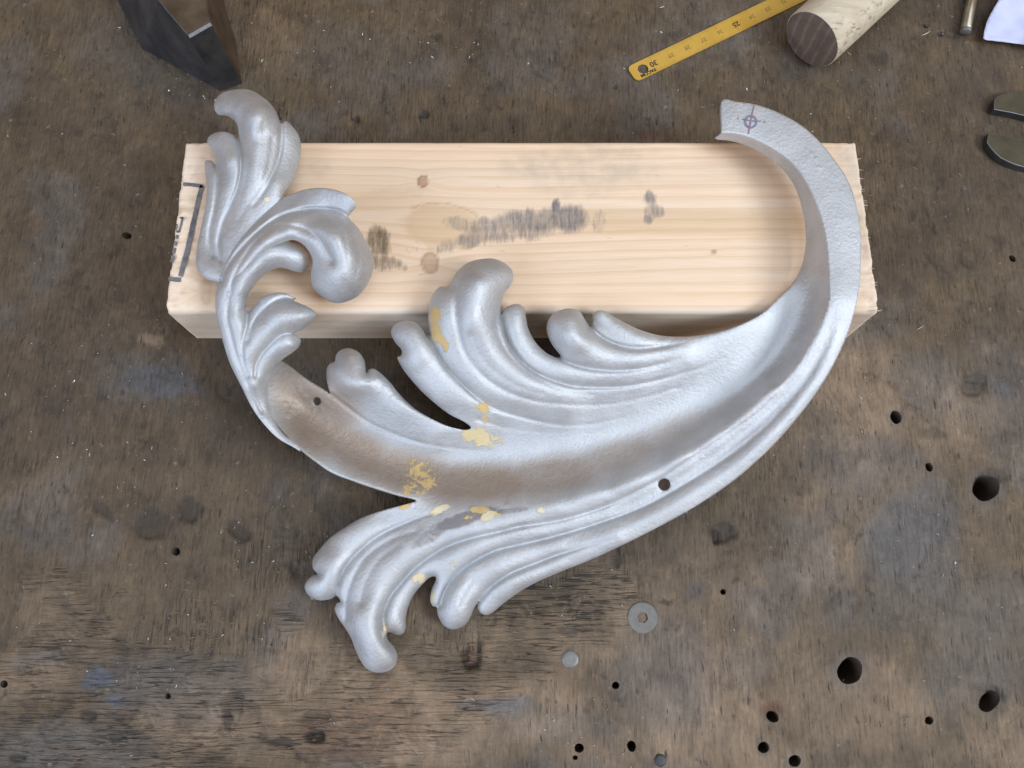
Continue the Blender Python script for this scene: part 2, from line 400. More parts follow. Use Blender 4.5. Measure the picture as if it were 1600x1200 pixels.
    dark = blob([(235,820,26,28,0,.55),(292,797,20,22,0,.6),(372,830,26,14,.4,.7),(1548,748,26,14,-.3,.55),(1556,1085,22,12,.6,.5),(1130,830,26,18,0,.5),(1120,835,9,12,0,.9),
                 (1255,560,12,20,0,.4),(1260,600,8,22,0,.5),(1520,600,22,20,0,.55),(1460,680,24,10,0,.4),(1100,925,16,18,0,.25),(965,870,6,22,0,.7),(1300,70,20,20,0,.25),
                 (1370,92,16,12,0,.35),(1440,100,14,20,0,.2),(1210,25,12,18,0,.35),(655,1030,22,20,0,.4),(490,1150,18,12,0,.9),(489,1122,22,14,0,.4),(438,1162,18,10,0,.75),(380,1160,30,8,.1,.35),
                 (725,1022,5,20,0,.7),(748,1018,5,22,0,.7),(735,1040,14,4,0,.8),(366,1095,14,30,0,.35),(355,1128,10,12,0,.75),(371,1085,12,12,0,.5),(140,1122,14,9,0,.75),(178,1148,12,9,0,.7),
                 (28,1182,12,8,0,.7),(1490,1130,8,20,.3,.3),(1350,250,26,14,0,.3),(1560,380,14,14,0,.35),(960,135,6,5,0,.7),(552,185,7,5,0,.8),(430,185,8,6,0,.8),(600,145,3,16,.1,.6),(661,178,6,10,.4,.8),
                 (675,85,8,8,.0,.5),(680,57,8,6,0,.6),(1060,985,5,5,0,.5),(1040,940,14,3,0,.7),(330,220,22,30,0,.3),(30,220,24,20,0,.25),(160,800,26,10,.9,.5),(1545,1100,30,20,.7,.25),(895,985,60,6,-.1,.5),
                 (850,930,34,16,0,.3),(930,960,18,30,.4,.35)], .25, .22)
    dark = np.maximum(dark, .30 * smooth(.62, .80, fbm(x * 90 + 3, y * 80, 27, 5, .65)))
    # relief: torn fibre zones, dents
    torn = np.maximum(blob([(870,950,130,50,-.25,1),(800,1010,60,40,0,.7),(330,990,150,60,0,.6),(120,1170,170,50,0,.7),(430,860,60,60,0,.6),(450,1140,120,50,0,.6),(1270,600,40,40,0,.25),
                             (720,1010,90,50,0,.6),(960,880,40,30,0,.5)]), .15 + .45 * hgrain)
    crk = 1 - np.abs(2 * fbm(x * 40, y * 200 + fbm(x * 60, y * 60, 2, 2) * 9, 34, 3) - 1)
    crk = smooth(.80, .97, crk) * smooth(.35, .55, vnoise(x * 110, y * 200, 39))
    crv = 1 - np.abs(2 * fbm(x * 200 + fbm(x * 40, y * 40, 5, 2) * 4, y * 48, 41, 3) - 1)
    crv = smooth(.84, .98, crv) * smooth(.50, .68, vnoise(x * 160, y * 60, 44))
    z = -.085 * crk * torn - .05 * crv * (1 - hgrain) - .16 * dark * smooth(.2, .9, dark)
    z += .05 * (fbm(x * 14, y * 14, 47, 3) - .5) + .022 * (fbm(x * 300, y * 90, 50, 2) - .5) * (1 - hgrain) + .03 * (fbm(x * 90, y * 380, 53, 2) - .5) * hgrain
    dents = blob([(735,1022,15,20,0,1),(490,1130,20,26,0,.6),(366,1110,12,28,0,.7),(655,1030,20,20,0,.35),(292,797,22,22,0,.3),(235,820,30,24,0,.3),(90,1100,26,14,0,.4),(1548,748,26,12,-.2,.35),
                  (1130,830,18,14,0,.5),(1520,600,20,16,0,.4),(1400,605,60,6,.75,.3),(1545,1078,26,10,.5,.3)], .2, .15)
    z -= .22 * dents
    dark = np.maximum(dark, .55 * crk * torn); dark = np.maximum(dark, .35 * crv * (1 - hgrain) * smooth(.62, .75, vnoise(x * 60, y * 30, 58)))
    z[B] = np.minimum(z[B], 0)
    P = np.stack([x, y, z * .01], -1)
    shade_stain = blob([(400,640,80,150,-.35,.75),(560,600,120,60,.4,.6),(455,830,60,60,0,.55),(330,560,60,50,0,.4),(235,820,60,50,.2,.35),(290,130,110,50,.2,.5),(1530,140,60,40,0,.4),(1480,20,60,40,0,.45),(1270,95,60,30,.4,.5),(760,205,260,20,0,.35),(640,960,60,50,0,.4),(1000,880,120,30,-.4,.3)], .75, 2.)  # cast shade around leaf, block and tools painted dark, with some bench stain
    vals = dict(shade_stain=shade_stain, torn=torn, hgrain=hgrain, worn=worn, grey=grey, blue=blue, rust=rust, dark=dark)
    o = np_mesh('workbench_top', P, Q[:, ::-1], M_BENCH)
    # faces should look up
    me = o.data
    if me.polygons[0].normal.z < 0: me.flip_normals()
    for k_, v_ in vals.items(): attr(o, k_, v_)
    o['kind'] = 'structure'
    # hole linings
    for h, (u, v, r, st, an, dep) in zip(hp, HOLES):
        n = len(h); bm = bmesh.new()
        top = [bm.verts.new((p[0], p[1], .0)) for p in h]
        # the bore runs straight down
        rim = [bm.verts.new((p[0], p[1], -.0015)) for p in h]
        bot = [bm.verts.new((p[0], p[1], -.01 * dep)) for p in h]
        for a, b in ((top, rim), (rim, bot)):
            for i in range(n): bm.faces.new((a[i], a[(i + 1) % n], b[(i + 1) % n], b[i]))
        bm.faces.new(bot)
        ho = bm_obj('bore_hole', bm, M_HOLE, None, True); ho.parent = o
    # body of the bench under the skin
    bm = bmesh.new(); bmesh.ops.create_cube(bm, size=1, matrix=Matrix.Translation((0, .07, -.055)) @ Matrix.Diagonal((.72, .66, .02, 1)))
    bo = bm_obj('bench_underside', bm, M_HOLE); bo.parent = o
    return o
BENCH = bench()

# ------------------------------------------------------------------ timber block
BH = 3.65
def timber():
    A = at(293, 222, BH); Bp = at(1340, 218, BH); Cc = at(258, 481, BH); D = at(1372, 483, BH)
    xl = (A.x + Cc.x) / 2; xr = (Bp.x + D.x) / 2; yb = (A.y + Bp.y) / 2; yf = (Cc.y + D.y) / 2 - .0012
    h = BH * .01; r = .0042
    # section, from the bottom of the front face over the top to the bottom of the back face
    sec = []
    ny = 74
    for z in np.linspace(.0002, h - r, 26): sec.append((yf, z))
    for a in np.linspace(0, math.pi / 2, 9)[1:-1]: sec.append((yf + r - r * math.cos(a), h - r + r * math.sin(a)))
    for y in np.linspace(yf + r, yb - .0025, ny): sec.append((y, h))
    for a in np.linspace(0, math.pi / 2, 6)[1:-1]: sec.append((yb - .0025 + .0025 * math.sin(a), h - .0025 + .0025 * math.cos(a)))
    for z in np.linspace(h - .0025, .0002, 8): sec.append((yb, z))
    sec = np.array(sec); m = len(sec)
    nx = 270; t = np.linspace(0, 1, nx)
    YZ = np.repeat(sec[None], nx, 0)
    cum = np.concatenate([[0], np.cumsum(np.hypot(*np.diff(sec, axis=0).T))])
    jl = (fbm(cum * 600, cum * 0, 5, 3) - .5) * .0008; jr = (fbm(cum * 500, cum * 0 + 7, 8, 3) - .5) * .0008
    slant_r = (YZ[0, :, 0] - yf) / (yb - yf) * -.0012
    X = (xl + jl)[None] * (1 - t[:, None]) + (xr + jr + slant_r)[None] * t[:, None]
    x = X.ravel(); y = YZ[..., 0].ravel(); z = YZ[..., 1].ravel().copy()
    top = (np.abs(z - h) < .0045)
    nz = (fbm(x * 120, y * 900, 9, 3) - .5)
    u, v = to_px(x, y, z)
    # sag/wane and torn ends
    endm = np.maximum(smooth(.018, .0, x - xl), smooth(.016, .0, xr - x))
    torn = smooth(.52, .70, fbm(x * 330, y * 420, 21, 3)) * endm
    z = np.where(z > .004, z + nz * .00025 - torn * .0007 * (z > h * .6), z)
    V = np.stack([x, y, z], -1)
    idx = np.arange(nx * m).reshape(nx, m)
    Q = np.stack([idx[:-1, :-1].ravel(), idx[1:, :-1].ravel(), idx[1:, 1:].ravel(), idx[:-1, 1:].ravel()], -1)
    root = empty('timber_block', ((xl + xr) / 2, (yf + yb) / 2, 0))
    tag(root, 'pale knotty pine timber block lying under the silver leaf casting', 'timber block')
    o = np_mesh('timber_body', V, Q, M_PINE)
    o.parent = root; o.matrix_parent_inverse = Matrix.Translation(-Vector(root.location))
    # end caps
    bm = bmesh.new(); bm.from_mesh(o.data); bm.verts.ensure_lookup_table()
    for e in (0, nx - 1):
        try: bm.faces.new([bm.verts[e * m + j] for j in range(m)])
        except ValueError: pass
    bmesh.ops.recalc_face_normals(bm, faces=bm.faces[:]); bm.to_mesh(o.data); bm.free()
    # ring coordinate with knots
    s = np.where(z < h - .004, yf - (h - z) * .6, y)
    g = s + .0018 * (fbm(x * 9, y * 20, 13, 2) - .5) * 2 + .0035 * (vnoise(x * 1.2 + 3, y * 130, 19) - .5)
    knot = np.zeros(len(x)); KN = [(661,283,9,11,1.),(672,411,15,18,.75),(1114,393,4.5,4.5,.9),(1020,215,10,6,.9),(1355,385,18,22,.5),(322,455,10,24,.30)]
    wob = 1 + .16 * (fbm(x * 260, y * 260, 17, 2) - .5)
    for (ku, kv, ra, rb, st) in KN:
        d = np.hypot((u - ku) / ra, (v - kv) / rb) * wob
        knot = np.maximum(knot, st * (1 - smooth(.82, 1.05, d)) * (.62 + .38 * smooth(.55, .95, d)))
        sg = np.sign(v - kv + .01)
        g += -sg * .0030 * np.exp(-(np.hypot((u - ku) / (ra * 3.2), (v - kv) / (rb * 1.9))) ** 2) * (rb / 14)
    # the torn scar with its lens of darker wood
    lens = 1 - smooth(.8, 1.05, np.hypot((u - 690 + (v - 345) * -.4) / 66, (v - 355) / 36) * wob)
    g += .004 * np.exp(-(((u - 690) / 130) ** 2 + ((v - 350) / 46) ** 2)) * np.sign(340 - v) * -1 * .6
    bandc = 322 + 16 * np.exp(-((u - 640) / 90) ** 2) * -1 + .012 * (u - 700)
    band = .55 * (1 - smooth(.6, 1.05, np.abs(v - 345 - .012 * (u - 800)) / 24)) * (.55 + .6 * fbm(x * 25, y * 160, 23, 3)) * smooth(700, 960, u)
    band = np.maximum(band, .55 * lens)
    band = np.maximum(band, .38 * (1 - smooth(.5, 1.1, np.abs(v - 320 + (u < 650) * 6) / 18)) * (1 - smooth(480, 700, u)))
    edge = np.exp(-((np.hypot((u - 690 + (v - 345) * -.4) / 66, (v - 355) / 36) * wob - 1) / .05) ** 2) * smooth(.35, .6, fbm(x * 200, y * 200, 26, 3))
    band = np.maximum(band, 1.0 * edge * (u < 760))
    def bl(lst):
        mm = np.zeros(len(x)); uu = u + 16 * (fbm(x * 220, y * 120, 29, 3) - .5); vv = v + 14 * (fbm(x * 260, y * 200, 33, 3) - .5)
        for (cu, cv, ru, rv, an, stg) in lst:
            dx = uu - cu; dy = vv - cv; c, s_ = math.cos(an), math.sin(an)
            d = np.hypot((dx * c + dy * s_) / ru, (-dx * s_ + dy * c) / rv)
            mm = np.maximum(mm, stg * (1 - smooth(.55, 1.25, d)))
        return mm
    sm = bl([(820,350,92,24,-.10,.60),(770,358,44,22,-.15,.62),(830,350,40,24,-.1,.72),(885,340,32,24,-.05,.80),(868,322,6,12,.2,.95),(735,375,24,14,-.1,.62),(720,350,34,10,.2,.42),(700,385,18,12,-.6,.42),
             (1016,310,14,12,.3,.66),(1022,330,16,14,.3,.6),(1012,342,7,9,0,.75),(592,378,18,26,.1,.80),(600,410,34,14,.2,.62),(590,360,12,10,0,.6),(640,390,10,8,0,.2),(935,345,14,22,.3,.22),(780,290,8,4,.5,.3),
             (1040,212,16,6,0,.5)])
    smb = bl([(595,390,50,60,0,1.),(1030,212,40,14,0,.8)])
    grime = bl([(900,262,130,30,.05,.55),(940,238,90,14,0,.5),(330,232,50,10,0,.5),(500,262,20,16,.2,.3),(1340,300,26,70,0,.45),(1330,235,30,16,0,.5),(620,300,60,8,0,.25),(870,500,150,16,0,.45),(900,290,80,20,0,.35)])
    grime = np.maximum(grime, .5 * smooth(yf - .0005, yf + .0003, yf + .0002 - y * 0 - (y - yf) * 30) * smooth(.4, .6, fbm(x * 60, z * 200, 36, 3)))
    grime = np.maximum(grime, .5 * torn)
    pale = np.maximum(.55 * endm * (1 - torn), .55 * (z < h - .001) * (y < yf + .006) + .0)  # light on the front face painted in as paler wood; ends paler too
    body = o
    for k_, v_ in dict(grain=g, knot=knot, band=np.clip(band, 0, 1), smudge=sm, smbrown=smb, grime=grime, pale=np.clip(pale, 0, 1)).items():
        attr(body, k_, v_)
    # felt pen bracket and bars on the left end, flat ink on the face
    def stroke(name, pts, wpx, mat, zc=BH + .022):
        bm = bmesh.new(); P = spline(pts, False, 3)
        T = np.gradient(P, axis=0); T /= np.linalg.norm(T, axis=1)[:, None] + 1e-9
        Nn = np.stack([-T[:, 1], T[:, 0]], -1); rnd = np.random.RandomState(int(pts[0][1]))
        ww = wpx / 2 * (1 + .16 * (rnd.rand(len(P)) - .5))
        L = at_np(*(P + Nn * ww[:, None]).T, zc); R = at_np(*(P - Nn * ww[:, None]).T, zc)
        lv = [bm.verts.new(p) for p in L]; rv = [bm.verts.new(p) for p in R]
        lo = [bm.verts.new(p - np.array((0, 0, .00012))) for p in L]; ro = [bm.verts.new(p - np.array((0, 0, .00012))) for p in R]
        for i in range(len(P) - 1):
            bm.faces.new((lv[i], lv[i + 1], rv[i + 1], rv[i])); bm.faces.new((lo[i], lo[i + 1], lv[i + 1], lv[i])); bm.faces.new((rv[i], rv[i + 1], ro[i + 1], ro[i]))
        return bm_obj(name, bm, mat, root)
    stroke('pen_bracket', [(286,287.5),(300,288.5),(317,291)], 5.5, M_PEN)
    stroke('pen_bracket', [(316,290),(312,305),(303,345),(293,390),(282,432)], 8, M_PEN)
    stroke('pen_bracket', [(283,437),(273,436.5),(263,435)], 7, M_PEN)
    for a, b, wd in (((285.5,339),(280,362),3.5),((280.5,339.5),(286,341),2.5),((275,361),(280,362.5),3.5),((277.5,367),(276,373),5),((275,377),(273.5,384),5.5),((273,387),(271,396),5.5),((270.5,399),(268,410),5.5)):
        stroke('printed_bar', [a, ((a[0] + b[0]) / 2 + .2, (a[1] + b[1]) / 2), b], wd, M_PEN, BH + .022)
    stroke('printed_bar', [(277,350),(276.5,356),(274.5,359)], 2, M_PEN)
    # frayed fibres at the sawn ends
    bm = bmesh.new(); rnd = random.Random(4)
    for i in range(46):
        left = rnd.random() < .12
        yy = yf + rnd.random() * (yb - yf); zz = h - rnd.random() * .0016
        if rnd.random() < .45 and not left: yy = yf + rnd.random() * .006; zz = h - rnd.random() * .03
        x0 = xl if left else xr; d = (-1 if left else 1)
        L = .0012 + rnd.random() * .0028; w_ = .00012 + rnd.random() * .0002
        p0 = Vector((x0 - d * .002, yy, zz)); p1 = Vector((x0 + d * L * .6, yy + (rnd.random() - .5) * .0016, zz + (rnd.random() - .35) * .0012))
        vs = [bm.verts.new(p0 + Vector((0, w_, 0))), bm.verts.new(p0 + Vector((0, -w_, 0))), bm.verts.new(p0 + Vector((0, 0, w_))), bm.verts.new(p1)]
        for f in ((0, 1, 3), (1, 2, 3), (2, 0, 3), (0, 2, 1)): bm.faces.new([vs[k] for k in f])
    fr = bm_obj('frayed_fibres', bm, M_SPLINTER, root); fr['kind'] = 'stuff'
    return root
timber()

# ------------------------------------------------------------------ the cast leaf: shells grown over traced outlines
def rbf(anchors):
    A = np.array(anchors, float); P = A[:, :2] / 100; n = len(P)
    def ker(r2): return .5 * r2 * np.log(r2 + 1e-9)
    K = ker(((P[:, None] - P[None]) ** 2).sum(2)) + np.eye(n) * 8e-3
    Pm = np.concatenate([np.ones((n, 1)), P], 1)
    M = np.block([[K, Pm], [Pm.T, np.zeros((3, 3))]])
    sol = np.linalg.solve(M, np.concatenate([A[:, 2], np.zeros(3)]))
    def ev(q):
        out = np.zeros(len(q)); q = q / 100
        for c in range(0, len(q), 20000):
            qq = q[c:c + 20000]
            out[c:c + 20000] = ker(((qq[:, None] - P[None]) ** 2).sum(2)) @ sol[:n] + sol[n] + qq @ sol[n + 1:]
        return out
    return ev
def blur(a, it=1):
    for _ in range(it):
        b = np.pad(a, 1, mode='edge')
        a = (b[:-2, 1:-1] + 2 * b[1:-1, 1:-1] + b[2:, 1:-1]) / 4
        b = np.pad(a, 1, mode='edge')
        a = (b[1:-1, :-2] + 2 * b[1:-1, 1:-1] + b[1:-1, 2:]) / 4
    return a

def shell(name, outline, anchors, grooves, strength, parent, holes=(), lam=26., step=2.0, thick=.32, paint=None, kz=1.45, basefn=None, lumps=()):
    """anchors: u,v,z cm.  grooves: (pts, w0, w1, dip cm).  strength: default swelling and list of (u,v,radius,value)."""
    polys = [spline(outline, True, 2.0)] + [h for h in holes]
    V, Q, B, (gx, gy, used, idx) = sheet(polys, step)
    base = basefn(V) if basefn else rbf(anchors)(V)
    ny, nx = used.shape
    inn = np.zeros_like(used); inn[used] = ~B
    W = np.zeros(used.shape); DIP = np.zeros(used.shape)
    for (pts, w0, w1, dip) in grooves:
        P = spline(pts, False, .7); n = len(P); t = np.linspace(0, 1, n)
        ww = w0 + (w1 - w0) * t
        fx = (P[:, 0] - gx[0]) / step; fy = (P[:, 1] - gy[0]) / step
        ix = np.floor(fx).astype(int); iy = np.floor(fy).astype(int); ax = fx - ix; ay = fy - iy
        ok = (ix >= 0) & (iy >= 0) & (ix < nx - 1) & (iy < ny - 1)
        ix, iy, ax, ay, ww = ix[ok], iy[ok], ax[ok], ay[ok], ww[ok]
        for di, dj, k in ((0, 0, (1 - ax) * (1 - ay)), (1, 0, ax * (1 - ay)), (0, 1, (1 - ax) * ay), (1, 1, ax * ay)):
            np.add.at(W, (iy + dj, ix + di), ww * k * .7 / step); np.add.at(DIP, (iy + dj, ix + di), ww * dip * k * .7 / step)
    # swelling: screened Poisson
    l2 = (lam / step) ** 2; p = np.zeros(used.shape)
    den = 4 + 1 / l2 + 2.5 * W
    for it in range(420):
        q = np.pad(p, 1)
        p = (q[:-2, 1:-1] + q[2:, 1:-1] + q[1:-1, :-2] + q[1:-1, 2:] + 1) / den
        p[~inn] = 0
    h = np.sqrt(np.maximum(p, 0) * 2) * step                       # px
    h = h ** 1.28 / 20 ** .28
    h = blur(h * inn, 1) * inn
    s0, sl = strength
    q = V; num = np.full(len(q), s0 * .025); dn = np.full(len(q), .025)
    for (u, v, r, val) in sl:
        g = np.exp(-((q[:, 0] - u) ** 2 + (q[:, 1] - v) ** 2) / (r * r)); num += g * val; dn += g
    S = num / dn
    dipb = blur(DIP, 2)
    Z = base + S * h[used] / 36. * kz - dipb[used] * 5.0
    for (lu, lv, lr, lh) in lumps: Z += lh * np.exp(-(((V[:, 0] - lu) ** 2 + (V[:, 1] - lv) ** 2) / lr ** 2) ** 1.5)
    # casting waviness
    Z += .008 * (fbm(V[:, 0] / 9, V[:, 1] / 9, 12, 3) - .5) * (~B) + .03 * (fbm(V[:, 0] / 40, V[:, 1] / 40, 15, 2) - .5)
    P3 = at_np(V[:, 0], V[:, 1], Z)
    nrm = vnormals(P3, Q); 
    if nrm[:, 2].mean() < 0: nrm = -nrm; Q = Q[:, ::-1]
    off = nrm * .45 + np.array((0, 0, .55)); off /= np.linalg.norm(off, axis=1)[:, None]
    tk = np.where(B, thick * .8, thick) * .01
    low = P3 - off * tk[:, None]
    n = len(P3)
    # skirt round the border
    E = np.concatenate([Q[:, [0, 1]], Q[:, [1, 2]], Q[:, [2, 3]], Q[:, [3, 0]]])
    key = np.sort(E, 1); k1 = key[:, 0].astype(np.int64) * n + key[:, 1]
    uq, inv, cn = np.unique(k1, return_inverse=True, return_counts=True)
    be = E[cn[inv] == 1]
    sk = np.stack([be[:, 1], be[:, 0], be[:, 0] + n, be[:, 1] + n], -1)
    o = np_mesh(name, np.concatenate([P3, low]), np.concatenate([Q, Q[:, ::-1] + n, sk]), M_SILVER, parent)
    o.matrix_parent_inverse = Matrix.Translation(-Vector(parent.location))
    VV = np.concatenate([V, V]); wu = VV[:, 0]; wv = VV[:, 1]
    def pb(lst, soft=.5):
        m = np.zeros(len(VV))
        for (u, v, ru, rv, an, s) in lst:
            c, s_ = math.cos(an), math.sin(an); dx = wu - u; dy = wv - v
            d = np.hypot((dx * c + dy * s_) / ru, (-dx * s_ + dy * c) / rv)
            m = np.maximum(m, s * (1 - smooth(1 - soft, 1 + soft, d)))
        return m
    paint = paint or {}
    for k_ in ('filler', 'dirt', 'pale', 'brown_tone'): attr(o, k_, pb(paint.get(k_, [])))
    G = np.full(used.shape, np.nan); G[used] = Z
    def zat(u, v):
        i = int(round((u - gx[0]) / step)); j = int(round((v - gy[0]) / step)); return float(G[j, i])
    return o, zat

ORN = empty('leaf_casting', at(800, 600, 0))
tag(ORN, 'silver painted cast metal acanthus leaf scroll with curled lobes, lying across the pine block', 'ornament')

def circ(u, v, r, n=26):
    a = np.linspace(0, 2 * np.pi, n, endpoint=False); return np.stack([u + r * np.cos(a), v + r * np.sin(a)], -1)

LEAF = [(1127.5,158),(1152,159),(1180,163),(1210,173),(1240,188),(1265,206),(1285,226),(1302,247),(1320,273),(1332,300),(1340,330),(1345,365),(1345,402),(1344,440),(1340,465),(1335,488),(1325,520),
 (1310,555),(1287,597),(1257,639),(1230,672),(1200,704),(1160,740),(1120,770),(1072,800),(1022,827),(972,852),(920,876),(882,891),(842,908),(813,924),(789,941),(771,956),(760,961),(750,957),(746,948),(749,938),
 (741,950),(735,964),(727,976),(716,982),(704,983),(692,976),(684,961),(682,949),(676,947),(672,937),(675,920),(681,906),(680,901),(672,902),(659,914),(645,932),(637,951),(634,967),(634,980),(630,990),(619,992),(609,988),(604,990),(606,1000),(615,1010),(621,1024),(618,1039),(608,1048),
 (589,1051),(573,1045),(563,1032),(556,1017),(548,996),(539,981),(528,965),(523,951),(527,942),(532,940),(526,931),(517,936),(499,938),(484,932),(476,919),(479,908),(489,899),(496,897),(489,888),(489,873),(497,861),(515,841),(539,824),
 (565,809),(600,797),(630,789),(650,783),(645,779),(621,773),(589,763),(557,752),(520,738),(492,719),(465,697),(440,672),(420,645),(408,620),(408,590),(422,568),(441,564),(475,590),(499,605),(515,615),(513,606),(510,591),(511,575),(517,567),(523,565),
 (525,555),(532,547),(545,544),(560,550),(569,562),(571,573),(572,584),(576,578),(584,576),(597,585),(611,599),(621,612),(634,626),(650,640),(670,652),(695,664),(715,670),(728,672),(736,668),(725,659),(700,646),(670,622),
 (650,602),(632,580),(623,565),(621,558),(627,555),(627,546),(618,536),(611,521),(615,509),(628,502),(645,502),(657,510),(666,523),(672,524),(670,510),(669,497),(672,472),(679,456),(688,448),(700,447),(705,439),(715,424),(730,411),(750,405),(770,404),(787,410),(800,422),
 (802,435),(797,447),(790,455),(785,466),(782,480),(783,492),(787,484),(797,477),(810,475),(819,482),(822,497),(826,515),(837,535),(852,550),(865,557),(872,559),(876,556),(865,542),(857,527),(854,510),(860,495),(874,485),(890,482),(905,486),(914,499),(921,510),
 (925,507),(925,495),(930,487),(942,485),(958,494),(982,507),(1005,517),(1032,524),(1057,526),(1085,525),(1120,519),(1157,507),(1190,490),(1210,472),(1222,460),(1240,440),(1252,417),(1258,390),(1259,365),(1255,335),(1247,305),
 (1235,280),(1215,257),(1190,240),(1165,227),(1140,220),(1118,217),(1127,207)]
RIM = [(1128,207),(1150,208),(1175,215),(1200,227),(1225,243),(1243,260),(1257,280),(1270,305),(1280,330),(1288,360),(1293,390),(1295,420),(1296,445)]
anch = []; band_idx = set()
def line(pts, z0, z1, step=16):
    P = spline(pts, False, step)
    for i, p in enumerate(P): anch.append((p[0], p[1], z0 + (z1 - z0) * i / (len(P) - 1)))
# the flat upper band: outer edge, crease, foot of the inner wall
b0 = len(anch)
line([(1128,160),(1152,160),(1180,164),(1210,174),(1240,189),(1265,207),(1285,228),(1302,249),(1319,273),(1331,300),(1339,330),(1344,365),(1344,402),(1343,440)], 5.45, 5.85)
band_idx.update(range(b0, len(anch)))
def zline(pts, step=14):
    P = np.array(pts, float); n = spline(P, False, step); anch.extend([tuple(p) for p in n])
zline([(1338,475,5.65),(1325,520,5.35),(1309,555,5.1),(1287,596,4.8),(1257,638,4.4),(1229,672,4.1),(1199,704,3.8),(1159,740,3.45),(1119,770,3.1),(1072,799,2.8),(1022,826,2.5),(972,851,2.2),(920,875,1.85),(882,890,1.6),(842,907,1.45)])
zline([(1318,480,5.7),(1303,530,5.4),(1278,585,5.0),(1243,637,4.55),(1192,692,4.05),(1132,737,3.5),(1060,783,3.0),(980,824,2.5),(900,862,2.0)])
b1 = len(anch)
line(RIM, 5.5, 5.85)
rim_idx = set(range(b1, len(anch))); b2 = len(anch)
line([(1130,185),(1165,187),(1210,202),(1245,228),(1275,262),(1298,305),(1312,350),(1318,400),(1318,440)], 5.5, 5.9)
band_idx.update(range(b2, len(anch)))
line([(1120,216),(1140,219),(1165,226),(1190,239),(1215,256),(1235,279),(1247,305),(1255,335),(1258,365),(1257,390)], 5.05, 4.25)
line([(1252,415),(1240,440),(1222,460),(1190,488),(1157,505)], 4.2, 4.25)
# ridge beside the bowl
zline([(1296,450,5.75),(1290,485,5.6),(1270,528,5.3),(1245,570,4.95),(1210,612,4.55),(1165,650,4.1),(1110,690,3.65),(1060,717,3.3),(985,752,2.9),(920,772,2.65),(855,789,2.5),(800,800,2.4),(720,800,2.3)])
zline([(1199,603,4.30),(1156,640,3.85),(1102,679,3.4),(1053,706,3.05),(979,740,2.65),(915,760,2.42),(851,777,2.3)])
zline([(1303,490,5.6),(1291,528,5.27),(1274,563,4.95),(1250,597,4.66),(1215,634,4.2),(1165,677,3.7),(1100,728,3.13),(1020,777,2.58),(935,813,2.12),(860,838,1.85),(790,857,1.72)])
# bowl floor
zline([(1240,480,4.1),(1215,530,3.75),(1170,580,3.3),(1100,628,2.75),(1000,665,2.25),(900,690,1.9),(800,705,1.6),(700,712,1.42),(620,703,1.4),(540,675,1.45),(475,632,1.6)], 20)
zline([(1272,440,4.75),(1264,490,4.45),(1240,545,4.05),(1190,598,3.5),(1100,664,2.95),(1000,709,2.42),(900,738,2.05),(800,752,1.8),(700,757,1.68),(620,745,1.62),(540,712,1.75)], 20)
zline([(1190,510,4.1),(1150,545,3.8),(1100,580,3.4),(1040,615,2.95),(960,650,2.5),(880,668,2.25),(800,680,1.95)], 20)
anch += [(422,640,2.3),(440,672,2.5),(465,697,2.6),(492,719,2.55),(520,738,2.45),(557,752,2.35),(589,763,2.25),(621,773,2.2),(645,779,2.15),(441,565,2.4),(475,590,2.5),(499,605,2.5),(515,615,2.5),(412,600,2.3)]
# upper lobes
anch += [(750,406,4.9),(790,415,4.9),(802,435,4.7),(715,424,4.8),(700,447,4.6),(672,472,4.4),(745,440,5.25),(735,500,4.8),(755,560,4.1),(810,615,3.4),(880,640,3.0),(670,510,4.2),(690,545,4.0),(720,595,3.5),(770,635,2.9),
 (615,510,3.9),(628,503,4.1),(650,506,4.2),(621,557,3.6),(632,580,3.4),(660,612,3.1),(700,646,2.7),(736,667,2.5),(650,560,3.7),(690,610,3.2),
 (512,590,2.6),(517,568,2.8),(545,545,3.1),(569,562,3.1),(584,577,3.1),(621,612,2.9),(670,652,2.7),(715,670,2.5),(560,600,3.0),(620,645,2.6),(680,680,2.3),
 (787,485,4.3),(810,476,4.4),(822,497,4.3),(837,535,3.9),(871,559,3.8),(805,520,4.1),(840,570,3.7),(900,597,3.4),(1000,595,3.5),(1080,570,3.8),
 (857,525,4.0),(860,496,4.3),(890,483,4.6),(914,500,4.3),(890,520,4.4),(925,545,4.1),(1000,560,3.9),(1060,548,4.0),
 (926,500,4.0),(942,486,4.3),(982,507,4.1),(1032,525,3.9),(1085,525,4.0),(1120,519,4.15)]
